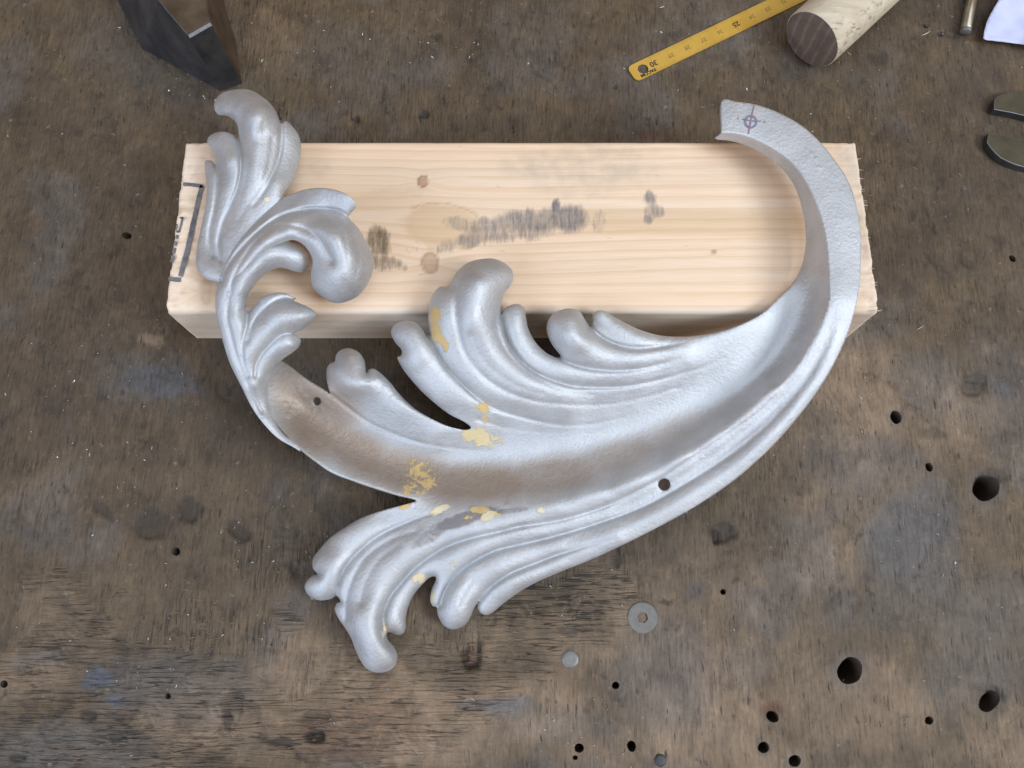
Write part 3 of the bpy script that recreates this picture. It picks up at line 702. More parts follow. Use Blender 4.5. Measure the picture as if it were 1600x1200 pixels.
# lower lobes
anch += [(813,924,1.25),(789,941,1.05),(760,960,.8),(749,942,.95),(728,975,.8),(704,982,.7),(684,960,.75),(673,935,.85),(681,903,1.2),(659,914,1.1),(637,951,.8),(634,980,.65),(608,990,.8),(620,1024,.65),(608,1048,.55),
 (573,1045,.55),(556,1017,.7),(528,962,.9),(520,934,.85),(490,935,.7),(477,915,.75),(489,885,.95),(515,841,1.3),(565,809,1.7),(600,797,1.9),(648,787,2.05),(700,850,1.7),(650,860,1.65),(600,880,1.55),(580,940,1.4),(585,1000,1.15),
 (545,880,1.35),(510,900,1.15),(730,890,1.45),(715,940,1.1),(790,905,1.5),(620,820,1.75),(680,815,2.0)]
GV = 1.0
grooves = [
 ([(515,615),(537,632),(575,660),(612,677),(650,690),(687,697),(725,702),(780,706)], 1.6, 0, .05),
 ([(666,523),(680,545),(695,570),(720,597),(745,620),(770,637),(820,653),(870,663),(920,663),(957,656),(1000,645)], 1.6, 0, .05),
 ([(715,442),(712,490),(720,535),(735,565),(760,592),(792,612),(830,625),(870,631),(920,633),(970,629),(1020,617),(1060,605)], .10, .5, .03),
 ([(735,520),(748,552),(775,582),(815,606),(850,616)], .08, .08, .02),
 ([(783,492),(790,522),(805,552),(830,577),(867,595),(905,604),(970,604),(1020,596),(1060,585),(1100,573),(1135,558)], 1.8, .05, .06),
 ([(872,559),(902,571),(932,577),(969,579),(1007,575),(1045,566),(1075,556)], 1.4, 0, .05),
 ([(921,510),(937,525),(960,537),(990,544),(1020,543),(1050,539),(1080,534)], 1.4, 0, .05),
 ([(930,504),(958,522),(995,534)], .25, 0, .02),
 ([(790,460),(776,490),(778,520),(790,547),(812,572),(840,591),(880,610),(930,618)], .30, .1, .015),
 ([(745,655),(790,668),(850,676),(920,674)], .5, 0, .03),
 # right band: thin line, valley, lower line
 ([(1286,500),(1262,555),(1225,605),(1180,648),(1120,690),(1070,724),(1025,752),(960,785),(885,810),(810,823),(787,829),(733,842),(693,857),(653,884),(627,911),(608,937),(599,967),(603,990)], .02, 1.6, .05),
 ([(1300,520),(1275,572),(1238,622),(1195,668),(1150,705),(1090,745),(1010,790),(935,818),(860,840),(800,854),(773,861),(733,882),(712,900),(696,921),(687,948)], .03, 1.3, .06),
 ([(960,842),(935,848),(872,867),(835,881),(800,895),(768,916),(749,938)], .1, 1.5, .05),
 ([(690,800),(669,804),(627,820),(589,839),(560,863),(539,889),(528,916),(525,931)], .3, 1.6, .05),
 ([(650,830),(611,843),(573,870),(552,902),(542,932),(540,970)], .12, .5, .02),
 ([(625,850),(592,875),(572,908),(562,945)], .06, .12, .012),
 ([(740,905),(726,925),(716,945)], .05, .1, .01),
 ([(1296,445),(1292,478),(1272,528),(1245,572),(1215,610),(1170,648)], .05, .02, 0),
]
leaf_s = (.62, [(1160,190,40,.0),(1230,230,45,.0),(1290,290,45,0.),(1318,360,40,0.),(1320,430,40,0.),(1318,490,35,0),(1290,570,32,0),(1240,640,32,0),(1180,705,32,0),(1140,740,32,0),(1100,770,30,0),(1050,797,28,.02),(1010,815,28,.05),(930,860,25,.2),
   (1255,330,30,.05),(1260,420,30,.05),(1220,500,40,0),(1200,560,40,0),(1150,590,45,0),(1100,630,45,0),(1060,650,45,0),(1000,680,45,0),(940,702,45,0),(880,715,45,0),(820,725,45,0),(760,732,45,0),(700,738,45,0),(640,735,45,0),(590,718,40,0),(540,690,40,0),(490,655,40,0),(450,610,40,0),(1165,650,12,.08),(1115,688,14,.15),(1060,718,14,.3),(985,752,18,.2),(920,772,18,.2),(855,789,18,.2),(1200,240,25,.05),
   (740,440,45,.95),(890,500,25,1.0),(545,570,25,.9),(630,530,25,.9),(590,1010,35,1.0),(500,910,25,.95),(705,955,25,1.0),(800,490,18,.9)])
leaf_paint = dict(
 filler=[(680,492,9,15,.2,1.),(683,520,9,16,-.2,1.),(693,535,7,14,-.3,1.),(755,637,10,8,.3,.95),(758,652,6,9,0,.7),(750,684,30,14,.25,.95),(778,690,10,8,0,.6),(655,742,30,24,.2,.62),(648,765,24,12,.1,.6),(632,792,11,4,-.2,1.),(688,796,15,6,-.4,1.),
         (750,796,14,6,-.1,1.),(762,806,13,6,-.4,1.),(845,797,8,5,0,.8),(655,903,11,9,-.6,1.),(675,935,4,12,.1,.9),(708,880,7,5,0,.8),(676,902,7,3,0,.9),(600,985,4,16,.1,.6),(735,808,10,4,0,.5),(800,802,40,3,-.1,.42)],
 pale=[(688,796,15,8,-.4,1.),(762,806,14,8,-.4,.9),(845,797,12,8,0,1.),(655,903,14,12,-.6,.7),(675,935,8,16,0,.7),(600,985,8,20,0,1.),(708,880,9,7,0,1.),(750,684,34,16,.25,.45)],
 brown_tone=[(470,610,55,50,.6,1.),(500,655,60,60,.6,1.),(560,705,80,34,.55,.95),(640,738,90,34,.2,.95),(740,755,110,30,-.02,.95),(850,745,100,28,-.18,.8),(950,718,90,24,-.35,.6),(1040,680,70,22,-.5,.4),(545,565,16,26,0,.35)],  # browner tone along the bowl, strongest at its left end
 dirt=[(725,811,62,12,-.32,.85),(672,838,42,12,-.55,.66),(790,799,44,6,-.12,.7),(760,790,60,6,-.1,.45),(690,735,40,40,0,.22),(740,762,60,14,-.05,.28),(560,1035,16,12,.6,.35),(590,1040,20,8,0,.3),(445,610,14,30,0,.1),(760,700,40,10,.2,.3)])
_all = rbf(anch); _band = rbf([a for i, a in enumerate(anch) if i in band_idx or i in rim_idx]); _inn = rbf([a for i, a in enumerate(anch) if i not in band_idx])
RIMPOLY = spline([(1110,207)] + RIM + [(1294,470),(1284,505),(1268,540)], False, 2.)
def leaf_base(q):
    # crisp crease between the flat band and its inner wall
    t = 1 - smooth(430, 520, q[:, 1]); t *= smooth(1090, 1125, q[:, 0]) * (q[:, 0] > 1090)
    out = _all(q); k = np.where(t > 0)[0]; qq = q[k]
    d = ((qq[:, None] - RIMPOLY[None]) ** 2).sum(2); m = d.argmin(1)
    T = np.gradient(RIMPOLY, axis=0)[m]; r = qq - RIMPOLY[m]
    side = T[:, 0] * r[:, 1] - T[:, 1] * r[:, 0]                    # > 0 on the inner side
    z2 = np.where(side > 0, _inn(qq), _band(qq))
    near = np.sqrt(d.min(1)); zc = _all(qq)
    out[k] = zc * (1 - t[k]) + t[k] * z2
    return out
LUMPS = [(455,640,5,.05),(460,631,4,.045),(478,621,4,.04),(470,612,3.5,.035),(451,648,4,.05),(503,641,3.5,.03),(447,630,3.5,.04),(487,606,3,.03),(466,604,3,.03),(490,640,3,.03),(512,632,3,.03),
         (1262,250,2.6,.022),(1268,241,2.4,.02),(1275,247,2.6,.022),(1281,262,2.4,.02),(1257,256,2.2,.02),(1300,274,2.4,.02),(1308,280,2.4,.02),(1315,300,2.4,.018),(1305,268,2,.018),
         (590,592,3,.03),(600,606,3,.03),(576,600,3.5,.03),(612,622,3,.03),(590,612,3,.025),(560,570,3,.025),(548,556,3,.025)]
HOLE_A = circ(1038, 757, 9.5); HOLE_B = circ(495, 627, 6.5)
leaf, zleaf = shell('main_leaf', LEAF, anch, grooves, leaf_s, ORN, holes=[HOLE_A, HOLE_B], paint=leaf_paint, basefn=leaf_base, lumps=LUMPS)

# plume
PLUME = [(339,442),(322,436),(311,425),(306.5,409),(308,387),(314,356),(321,322),(323,293),(321,271),(320.5,252),(326,250.5),(332,252),(336,257),(337,246),(332,235),(324,223),(326,214),(337,207),(352,206),(365,211),(371,216),(372.5,206),(369,192),(357,182),(341,179),(335,170),(336,157),(347,145),
  (370,139.5),(392,141),(415,155),(430,172),(439,193),(442,191),(447,189),(457,197),(467,212),(470.5,232),(467,257),(460,280),(450,297),(443,306),(452,322),(440,345),(412,372),(388,395),(370,420),(356,445)]
anch2 = [(339,442,4.5),(322,436,4.4),(306.5,409,4.3),(314,356,4.4),(323,293,4.5),(321,255,4.4),(332,253,4.5),(336,250,4.6),(326,216,4.7),(352,207,5.1),(371,216,5.0),(369,192,5.2),(341,179,4.9),(336,160,4.9),(370,140,5.2),(415,155,5.5),(439,193,5.4),(447,190,5.2),(467,212,4.8),(467,257,4.6),
  (450,297,4.9),(443,306,5.1),(400,180,5.9),(405,230,5.7),(400,280,5.5),(355,250,5.2),(350,300,5.0),(335,350,4.7),(330,400,4.4),(380,340,5.2),(360,390,4.9),(345,420,4.6),(430,330,5.0),(400,380,4.9),(370,420,4.7),(335,300,4.7),(440,240,5.2)]
grooves2 = [([(336,256),(340,280),(336,320),(328,357),(327,382),(334,403)], 1.3, .9, .05),
  ([(371,215),(375,232),(377,260),(372,290),(360,320),(347,350),(341,382),(345,410)], 1.5, .8, .06),
  ([(376,205),(384,240),(385,270),(376,305),(361,335),(350,365)], .35, .25, .02),
  ([(426,215),(420,260),(407,290),(390,315),(372,345)], .25, .15, .02),
  ([(412,190),(410,240),(398,285)], .06, .06, .01),
  ([(440,193),(440,220),(435,250),(425,275),(412,300),(395,322)], 1.2, .3, .04)]
plume, zpl = shell('plume', PLUME, anch2, grooves2, (.62, [(370,155,30,.9),(345,220,20,.9),(450,230,25,.35),(400,370,40,.2)]), ORN, paint=dict(filler=[(417,312,4,4,0,1.)], pale=[(417,312,8,8,0,1.)], dirt=[(350,400,14,20,0,.3)]))

# curled leaflet under the arch
FINGER = [(452,377),(470,385),(480,396),(483,407),(481,419),(472,425.5),(460,424),(447,420),(434,419),(420,425),(405,437),(392,453),(386,466),(384,480),(370,500),(352,490),(352,460),(362,430),(385,398),(415,376),(440,368)]
anch3 = [(452,378,5.2),(480,396,5.0),(483,407,4.8),(472,425,4.6),(447,420,4.8),(420,425,4.9),(405,437,4.9),(392,453,4.8),(384,480,4.6),(420,395,5.5),(395,425,5.3),(375,455,5.1),(365,490,4.8),(440,368,5.3),(385,398,5.4),(352,470,4.7)]
finger, _ = shell('curled_leaflet', FINGER, anch3, [], (.75, []), ORN)

# scroll: outer band, arch with its ball end, small leaflets
SCROLL = [(341,441),(337,462),(337,486),(342,511),(350,540),(360,570),(375,600),(392,634),(410,660),(432,683),(455,697),(470,704),(462,692),(443,678),(428,657),(419,630),(418,607),(422,590),(430,575),(442,561.5),(457,551),(467,542),(470,532),(466,525),(459,520.5),
  (472,515),(482,507),(490,500),(494.5,493),(491,486),(483,480.5),(470,474.5),(455,468),(457,465),(450,459.5),(437,457),(421,460),(408,466.5),(400,476),(392,484),(387,487),(383,480),(382,468),(380,452),(384,435),(394,417),(410,400),(428,386),(446,377.5),(458,375),(470,379.5),(480,389),(487,402),
  (488.5,410),(486.5,422),(486,438),(491,452),(505,465.5),(525,473.5),(545,470),(562,460.5),(575,442.5),(582,425),(584,405),(576,386),(562,359),(548,344),(544,338),(550,331),(556,323),(554,315),(545,306),(527,297.5),(502,293.5),(477,296),(456,303),(442,310),(420,328),(395,352),(372,378),(354,408)]
anch4 = [(341,441,5.0),(337,470,4.8),(342,511,4.4),(350,540,4.1),(360,570,3.8),(392,634,3.2),(410,660,3.0),(432,683,2.75),(460,698,2.6),(443,678,2.6),(419,630,2.75),(420,595,3.0),(442,561,3.5),(467,542,3.9),(466,525,4.1),(460,520,4.2),(492,497,4.6),(485,482,4.8),(455,468,4.7),(437,457,4.7),(408,466,4.7),(387,487,4.5),
  (380,452,5.0),(394,417,5.5),(428,386,5.9),(458,375,5.9),(480,389,5.7),(487,402,5.4),(486,438,4.9),(505,465,4.7),(525,473,4.6),(562,460,4.7),(584,405,5.0),(562,359,5.6),(548,344,6.0),(544,338,6.2),(556,323,6.5),(545,306,6.8),(502,293.5,6.3),(456,303,5.5),(442,310,5.4),(395,352,5.4),(354,408,5.1),
  (480,318,5.9),(520,318,6.3),(515,330,6.0),(477,330,5.8),(440,338,5.7),(500,345,6.2),(450,350,6.3),(410,375,6.1),(375,415,5.7),(360,450,5.3),(360,500,4.8),(375,550,4.3),(395,600,3.7),(530,370,6.3),(545,400,5.9),(530,430,5.6),(510,400,5.8),(430,490,4.9),(420,520,4.5),(410,550,4.0),(470,495,4.9),(455,540,4.2),(400,620,3.2)]
grooves4 = [([(548,341),(532,331),(515,327),(495,325.5),(477,327),(455,331.5),(432,341),(410,356),(385,379),(366,401),(354,420),(345,441)], 1.2, 1.2, .06),
  ([(520,412),(507,388),(492,367),(465,354),(430,354),(400,378),(382,401),(366,430),(357,465),(355,500),(360,522),(367,550),(378,580),(392,610),(410,645)], .25, .8, .03),
  ([(387,487),(385,510),(379,535),(379,560),(388,590)], 1.0, .2, .04),
  ([(455,466),(440,466),(425,473),(406,490),(394,510),(386,535)], 1.2, .3, .04),
  ([(460,520),(440,523),(425,535),(411,550),(401,568),(398,590)], 1.2, .3, .04),
  ([(545,345),(557,370),(562,400),(556,430)], .06, .02, .01),
  ([(528,345),(540,375),(543,410)], .05, .02, .01)]
scroll, zsc = shell('scroll_leaf', SCROLL, anch4, grooves4, (.62, [(535,410,38,.95),(500,308,22,.12),(535,315,20,.1),(470,310,20,.15),(460,335,16,.4),(440,475,20,.6),(430,670,25,.4)]), ORN, lam=34., step=1.7)

# drill mark drawn on the flat end
def mark(name, pts, wpx, mat, closed=False, lift=.02):
    P = spline(pts, closed, 1.2); 
    if closed: P = np.concatenate([P, P[:1]])
    T = np.gradient(P, axis=0)
    if closed: T[0] = T[-1] = (P[1] - P[-2]) / 2
    T /= np.linalg.norm(T, axis=1)[:, None] + 1e-9
    Nn = np.stack([-T[:, 1], T[:, 0]], -1)
    bm = bmesh.new(); zz = np.array([zleaf(*p) for p in P]) + lift
    L = at_np(*(P + Nn * wpx / 2).T, zz); R = at_np(*(P - Nn * wpx / 2).T, zz)
    dn = np.array((0, 0, .00014))
    lv = [bm.verts.new(p) for p in L]; rv = [bm.verts.new(p) for p in R]; lo = [bm.verts.new(p - dn) for p in L]; ro = [bm.verts.new(p - dn) for p in R]
    for i in range(len(P) - 1):
        bm.faces.new((lv[i], lv[i + 1], rv[i + 1], rv[i])); bm.faces.new((lo[i], lo[i + 1], lv[i + 1], lv[i])); bm.faces.new((rv[i], rv[i + 1], ro[i + 1], ro[i]))
    return bm_obj(name, bm, mat, ORN)
mark('drawn_circle', [(1173 + 8.6 * math.cos(a), 190 + 9 * math.sin(a)) for a in np.linspace(0, 2 * np.pi, 16, endpoint=False)], 3.2, M_PENCIL, True)
mark('scribed_line', [(1178.5,164),(1175,180),(1171.5,198),(1169.5,209)], 1.8, M_REDLINE, False, .026)
mark('drawn_cross_line', [(1160,186),(1172,188),(1189,189.5)], 1.3, M_PENCIL, False, .032)
mark('drawn_cross_line', [(1193,190),(1194.5,190.2),(1196,190.4)], 1.8, M_PENCIL)
mark('drawn_cross_line', [(1152,184.6),(1153.2,184.8),(1154.4,185)], 1.8, M_PENCIL)

# ------------------------------------------------------------------ small things on the bench
def disc_thing():
    c = at(1004, 965, 0); R = .0066
    root = empty('countersunk_screw', c); tag(root, 'grey countersunk screw head with dark hexagon socket, sunk flush in the bench below the leaf', 'screw')
    bm = bmesh.new(); n = 48; prof = [(R, -.0015), (R, .0001), (R - .0003, .00045), (R - .001, .0005)]
    rings = []
    for (r, z) in prof: rings.append([bm.verts.new((c.x + r * math.cos(2 * math.pi * i / n), c.y + r * math.sin(2 * math.pi * i / n), z)) for i in range(n)])
    hr = .0024
    def hexp(i, r=hr):
        a = 2 * math.pi * i / n + .3; s = math.pi / 3; b = (a % s) - s / 2
        d = r * math.cos(s / 2) / math.cos(b); a -= .3; return d * math.cos(a), d * math.sin(a)
    rings.append([bm.verts.new((c.x + hexp(i)[0], c.y + hexp(i)[1], .00045)) for i in range(n)])
    for a, b in zip(rings, rings[1:]):
        for i in range(n): bm.faces.new((a[i], a[(i + 1) % n], b[(i + 1) % n], b[i]))
    bm_obj('screw_head', bm, M_STEEL, root)
    bm = bmesh.new(); r1 = [bm.verts.new((c.x + hexp(i)[0], c.y + hexp(i)[1], .00045)) for i in range(n)]; r2 = [bm.verts.new((c.x + hexp(i)[0], c.y + hexp(i)[1], -.004)) for i in range(n)]
    for i in range(n): bm.faces.new((r1[i], r1[(i + 1) % n], r2[(i + 1) % n], r2[i]))
    bm.faces.new(r2); bm_obj('hex_socket', bm, M_HOLE, root)
disc_thing()
def nail(u, v, r, mat, label, name, cat):
    c = at(u, v, 0); bm = bmesh.new(); n = 28; prof = [(r, -.001), (r, .0001), (r * .93, .00035), (r * .6, .0005), (r * .25, .00055)]
    rings = [[bm.verts.new((c.x + q * math.cos(2 * math.pi * i / n), c.y + q * math.sin(2 * math.pi * i / n), z)) for i in range(n)] for q, z in prof]
    for a, b in zip(rings, rings[1:]):
        for i in range(n): bm.faces.new((a[i], a[(i + 1) % n], b[(i + 1) % n], b[i]))
    bm.faces.new(rings[-1])
    return tag(bm_obj(name, bm, mat, None, True), label, cat)
nail(891, 1030, .0037, M_BRIGHT, 'shiny round nail head in the bench, left of the socket screw', 'nail', 'nail')
nail(1032, 1188, .0025, M_DARKSTEEL, 'dull dark nail head near the bottom edge of the bench', 'nail', 'nail')

# yellow steel rule
def rule():
    T0, T1 = at(979, 103, .06), at(1210, -2, .06); B0, B1 = at(998, 130, .06), at(1250, 2, .06)
    d = ((T1 - T0).normalized() + (B1 - B0).normalized()).normalized()
    nrm = Vector((0, 0, 1)).cross(d)                              # towards the upper left edge
    if (T0 - B0).dot(nrm) < 0: nrm = -nrm
    # unit marks: 1 cm of the rule
    P28, P24 = at(1071.6, 75, .06), at(1171, 25, .06); cm = (P24 - P28).dot(d) / 4
    half_t = ((T0 + T1) / 2 - P28).dot(nrm); half_b = ((B0 + B1) / 2 - P28).dot(nrm)
    wid = half_t - half_b; mid = P28 + nrm * (half_t + half_b) / 2
    s28 = 0.0
    def pt(s, w_, z=.0010): p = mid + d * s + nrm * w_ * wid; return Vector((p.x, p.y, z))
    root = empty('steel_rule', pt(0, 0, 0)); tag(root, 'yellow steel rule with black numbers lying at the top of the bench', 'ruler')
    s_end = min((T0 - mid).dot(d), (B0 - mid).dot(d)) - .0005
    L = cm * 31
    # outline with rounded end
    ro = .0028; out = []
    e = s_end
    for a in np.linspace(0, math.pi / 2, 7): out.append((e + ro - ro * math.sin(a) , .5 - (ro - ro * math.cos(a)) / wid))
    out = out[::1]
    left = [(e + ro - ro * math.cos(a), .5 - ro / wid + ro / wid * math.sin(a)) for a in np.linspace(0, math.pi / 2, 7)]
    leftb = [(s, -w_) for s, w_ in left]
    outline = [(e + L, -.5), (e + L, .5)] + left[::-1] + leftb
    ph = at(1004.5, 108.5, .06); hs = (ph - mid).dot(d); hw = (ph - mid).dot(nrm) / wid; hr = .0028
    bm = bmesh.new()
    from mathutils.geometry import delaunay_2d_cdt
    pts = [Vector((s, w_ * wid)) for s, w_ in outline]; n0 = len(pts)
    hole = [Vector((hs + hr * math.cos(a), hw * wid + hr * math.sin(a))) for a in np.linspace(0, 2 * math.pi, 24, endpoint=False)]
    allp = pts + hole
    edges = [(i, (i + 1) % n0) for i in range(n0)] + [(n0 + i, n0 + (i + 1) % 24) for i in range(24)]
    vv, ee, ff, *_ = delaunay_2d_cdt(allp, edges, [], 0, 1e-7)
    top = [bm.verts.new(pt(v.x, v.y / wid, .0011)) for v in vv]; bot = [bm.verts.new(pt(v.x, v.y / wid, .0004)) for v in vv]
    def inn(c): return (c - Vector((hs, hw * wid))).length < hr * .98
    from mathutils.geometry import intersect_point_tri_2d
    # keep triangles in the outline (convex apart from the hole)
    for f in ff:
        c = sum((vv[i] for i in f), Vector((0, 0))) / len(f)
        if inn(c): continue
        bm.faces.new([top[i] for i in f]); bm.faces.new([bot[i] for i in reversed(f)])
    for loop in ([*range(n0)], [n0 + i for i in range(24)]):
        for i in range(len(loop)):
            a, b = loop[i], loop[(i + 1) % len(loop)]; bm.faces.new((top[a], top[b], bot[b], bot[a]))
    bm_obj('rule_blade', bm, M_RULER, root)
    # millimetre marks on both edges
    bm = bmesh.new()
    for k in range(0, 200):
        s = -2 * cm + (k) * cm / 10                               # the 30 cm line stands two cm before 28
        for sgn in (1, -1):
            ln = .26 if k % 10 == 0 else (.20 if k % 5 == 0 else .13)
            a, b = sgn * .495, sgn * (.495 - ln)
            hw_ = .00006 if k % 10 else .00008
            bm.faces.new([bm.verts.new(pt(q, w_, .00114)) for q, w_ in ((s - hw_, a), (s + hw_, a), (s + hw_, b), (s - hw_, b))])
    g = bm_obj('graduation_marks', bm, M_TICK, root); g['kind'] = 'stuff'
    def text(body, s, w_, size, mat, name, bold=0.):
        cu = bpy.data.curves.new(name, 'FONT'); cu.body = body; cu.size = size; cu.align_x = 'CENTER'; cu.align_y = 'CENTER'; cu.extrude = .00003; cu.offset = bold
        to = bpy.data.objects.new(name, cu); sc.collection.objects.link(to)
        dg = bpy.context.evaluated_depsgraph_get(); me = bpy.data.meshes.new_from_object(to.evaluated_get(dg))
        bpy.data.objects.remove(to); bpy.data.curves.remove(cu)
        o = bpy.data.objects.new(name, me); me.materials.clear(); me.materials.append(mat); sc.collection.objects.link(o)
        X = -d; Y = Vector((0, 0, 1)).cross(X); p = pt(s, w_, .00115)
        o.matrix_world = Matrix(((X.x, Y.x, 0, p.x), (X.y, Y.y, 0, p.y), (0, 0, 1, p.z), (0, 0, 0, 1)))
        o.parent = root; o.matrix_parent_inverse = Matrix.Translation(-Vector(root.location))
        return o
    for num in range(29, 19, -1):
        if num == 25: text('25', 3 * cm + .0006, .0, .0040, M_INK, 'printed_number', .0001)
        else: text(str(num), (28 - num) * cm + .0006, .0, .0033, M_TICK if num < 27 or num > 28 else M_TICK, 'printed_number', .00006)
    text('30', (1022 - 1071.6) / (1171 - 1071.6) * 4 * cm * 1.0, .02, .0042, M_INK, 'printed_number', .0001)
    text('FACOM', hs + .0012, -.33, .0026, M_INK, 'printed_name', .00012)
rule()

# round wooden handle
def cyl(name, p0, p1, r0, r1, mat, parent, n=40, rings=24, wob=0., cap=True, bev=.0006):
    ax = (p1 - p0); L = ax.length; ax.normalize(); up = Vector((0, 0, 1)); sx = ax.cross(up).normalized(); sy = sx.cross(ax)
    bm = bmesh.new(); R = []
    ts = [0, bev / L, *[i / rings for i in range(1, rings)], 1]
    for j, t in enumerate(ts):
        r = r0 + (r1 - r0) * t - (bev if j == 0 else 0)
        R.append([bm.verts.new(p0 + ax * L * t + (sx * math.cos(a) + sy * math.sin(a)) * r * (1 + wob * math.sin(3 * a + 4 * t) + wob * .6 * math.sin(7 * a + 9 * t))) for a in [2 * math.pi * i / n for i in range(n)]])
    for a, b in zip(R, R[1:]):
        for i in range(n): bm.faces.new((a[i], a[(i + 1) % n], b[(i + 1) % n], b[i]))
    if cap: bm.faces.new(R[0]); bm.faces.new(R[-1])
    return bm, R, (ax, sx, sy)
def handle():
    r = .0158; zc = r * 100
    p0 = at(1268, 62, zc); q = at(1268 + 95, 62 - 88, zc); ax = (q - p0).normalized(); p1 = p0 + ax * .16
    root = empty('wooden_handle', (p0.x, p0.y, 0)); tag(root, 'round pale wooden tool handle with dark dirty end, lying beside the yellow rule', 'tool handle')
    k = N('weathered_handle_wood'); mp = k.n('ShaderNodeMapping'); k.link(k.tc.outputs['Object'], mp.inputs['Vector'])
    ang = math.atan2(ax.y, ax.x); mp.inputs['Rotation'].default_value = (0, 0, -ang); mp.inputs['Scale'].default_value = (35, 420, 420)
    f = k.noise(mp.outputs[0], 1, 5, .65); f2 = k.noise(mp.outputs[0], .3, 4, .6)
    c = k.mix(k.ramp(f2, [(.3, 0.), (.7, 1.)]), (.42, .33, .22), (.60, .51, .38)); c = k.mix(k.ramp(f, [(.30, .9), (.46, 0.)]), c, (.14, .10, .07))
    c = k.mix(k.ramp(f, [(.62, 0.), (.74, .7)]), c, (.74, .66, .54))
    m_side = k.fin(c, .7, 0., k.bump(f, .5, .001), .3)
    bm, R, (a_, sx, sy) = cyl('s', p0, p1, r, r * 1.0, m_side, root, wob=.006, cap=False)
    bm_obj('handle_shaft', bm, m_side, root, True)
    k = N('dark_end_grain'); mp = k.n('ShaderNodeMapping'); k.link(k.tc.outputs['Object'], mp.inputs['Vector'])
    mp.inputs['Rotation'].default_value = (0, 0, -ang); 
    wv = k.n('ShaderNodeTexWave', wave_type='BANDS', bands_direction='Y'); k.link(mp.outputs[0], wv.inputs['Vector']); wv.inputs['Scale'].default_value = 58; wv.inputs['Distortion'].default_value = 2.2; wv.inputs['Detail Scale'].default_value = 1.2
    c = k.mix(k.ramp(wv.outputs['Fac'], [(.66, 0.), (.98, .5)]), k.mix(k.noise(k.tc.outputs['Object'], 130, 5), (.11, .078, .058), (.20, .145, .112)), (.27, .205, .15))
    c = k.mix(k.ramp(k.noise(k.tc.outputs['Object'], 90, 4), [(.35, .6), (.55, 0.)]), c, (.055, .05, .05))
    m_end = k.fin(c, .75, 0., k.bump(k.noise(k.tc.outputs['Object'], 260, 4), .5, .001), .3)
    bm = bmesh.new(); n = 40; rr = [0.0, .3, .6, .85, 1.0]; G = []
    for q_ in rr[1:]:
        G.append([bm.verts.new(p0 - a_ * (.0006 * (1 - q_ ** 4)) + (sx * math.cos(2 * math.pi * i / n) + sy * math.sin(2 * math.pi * i / n)) * (r - .0006) * q_) for i in range(n)])
    cv = bm.verts.new(p0 - a_ * .0006)
    for i in range(n): bm.faces.new((cv, G[0][i], G[0][(i + 1) % n]))
    for a, b in zip(G, G[1:]):
        for i in range(n): bm.faces.new((a[i], a[(i + 1) % n], b[(i + 1) % n], b[i]))
    bm_obj('handle_end', bm, m_end, root, True)
    # the blunt far end, outside the picture
handle()

def pin():
    r = .0027; p0 = at(1508.5, 50, .3); q = at(1519.5, -8, .32); ax = (q - p0).normalized(); p1 = p0 + ax * .09
    root = empty('steel_pin', (p0.x, p0.y, 0)); tag(root, 'thin bright steel rod with a chamfered end, lying left of the pale paper', 'steel rod')
    bm, *_ = cyl('s', p0, p1, r, r, M_BRIGHT, root, n=28, rings=4, bev=.0005)
    bm_obj('rod', bm, mat_simple('brownish_rod_steel', (.34, .28, .19), (.46, .42, .34), .35, .85, 90), root, True)
    bm, *_ = cyl('s', p0 - ax * .0004, p0 + ax * .0012, r * 1.03, r * 1.03, M_BRIGHT, root, n=28, rings=2, bev=.0006)
    bm_obj('rod_tip', bm, M_BRIGHT, root, True)
pin()

def paper():
    edge = [(1537.5,61),(1538,52),(1540,42),(1544,30),(1551,16),(1561,0),(1575,-22),(1640,-60),(1720,-30),(1710,75),(1660,76),(1630,73),(1600,69.5),(1575,66),(1552,63)]
    P = spline(edge, True, 3.); P += (np.random.RandomState(3).rand(*P.shape) - .5) * .8
    V, Q, B, _i = sheet([P], 4.)
    Z = .55 + .25 * np.sin(V[:, 0] / 22 + V[:, 1] / 30) * .5 + .28 * smooth(60, -20, V[:, 1]) + .16 * (fbm(V[:, 0] / 26, V[:, 1] / 26, 4, 2) - .5)
    cr = np.abs(((V[:, 0] * .7 + V[:, 1] * .9) / 34) % 1 - .5); Z += .12 * cr
    P3 = at_np(V[:, 0], V[:, 1], Z); low = P3 - np.array((0, 0, .0004)); n = len(V)
    E = np.concatenate([Q[:, [0, 1]], Q[:, [1, 2]], Q[:, [2, 3]], Q[:, [3, 0]]]); key = np.sort(E, 1); k1 = key[:, 0].astype(np.int64) * n + key[:, 1]
    uq, inv, cn = np.unique(k1, return_inverse=True, return_counts=True); be = E[cn[inv] == 1]
    o = np_mesh('torn_paper', np.concatenate([P3, low]), np.concatenate([Q, Q[:, ::-1] + n, np.stack([be[:, 1], be[:, 0], be[:, 0] + n, be[:, 1] + n], -1)]), M_PAPER)
    tag(o, 'pale lilac sheet of paper with a torn edge in the top right corner', 'paper')
paper()

def prism(name, px, z1, z0, mat, parent=None, bev=.0006, grow=0., edge_mat=None):
    top = at_np([p[0] for p in px], [p[1] for p in px], z1); bm = bmesh.new()
    c = top.mean(0)
    tv = [bm.verts.new(p) for p in top]; bv = [bm.verts.new((c[0] + (p[0] - c[0]) * (1 + grow), c[1] + (p[1] - c[1]) * (1 + grow), z0 * .01)) for p in top]; n = len(tv)
    bm.faces.new(tv); bm.faces.new(bv[::-1])
    for i in range(n): bm.faces.new((tv[i], tv[(i + 1) % n], bv[(i + 1) % n], bv[i]))
    bmesh.ops.recalc_face_normals(bm, faces=bm.faces[:])
    if bev: bevel(bm, bev, 2, 25)
    return bm_obj(name, bm, mat, parent)

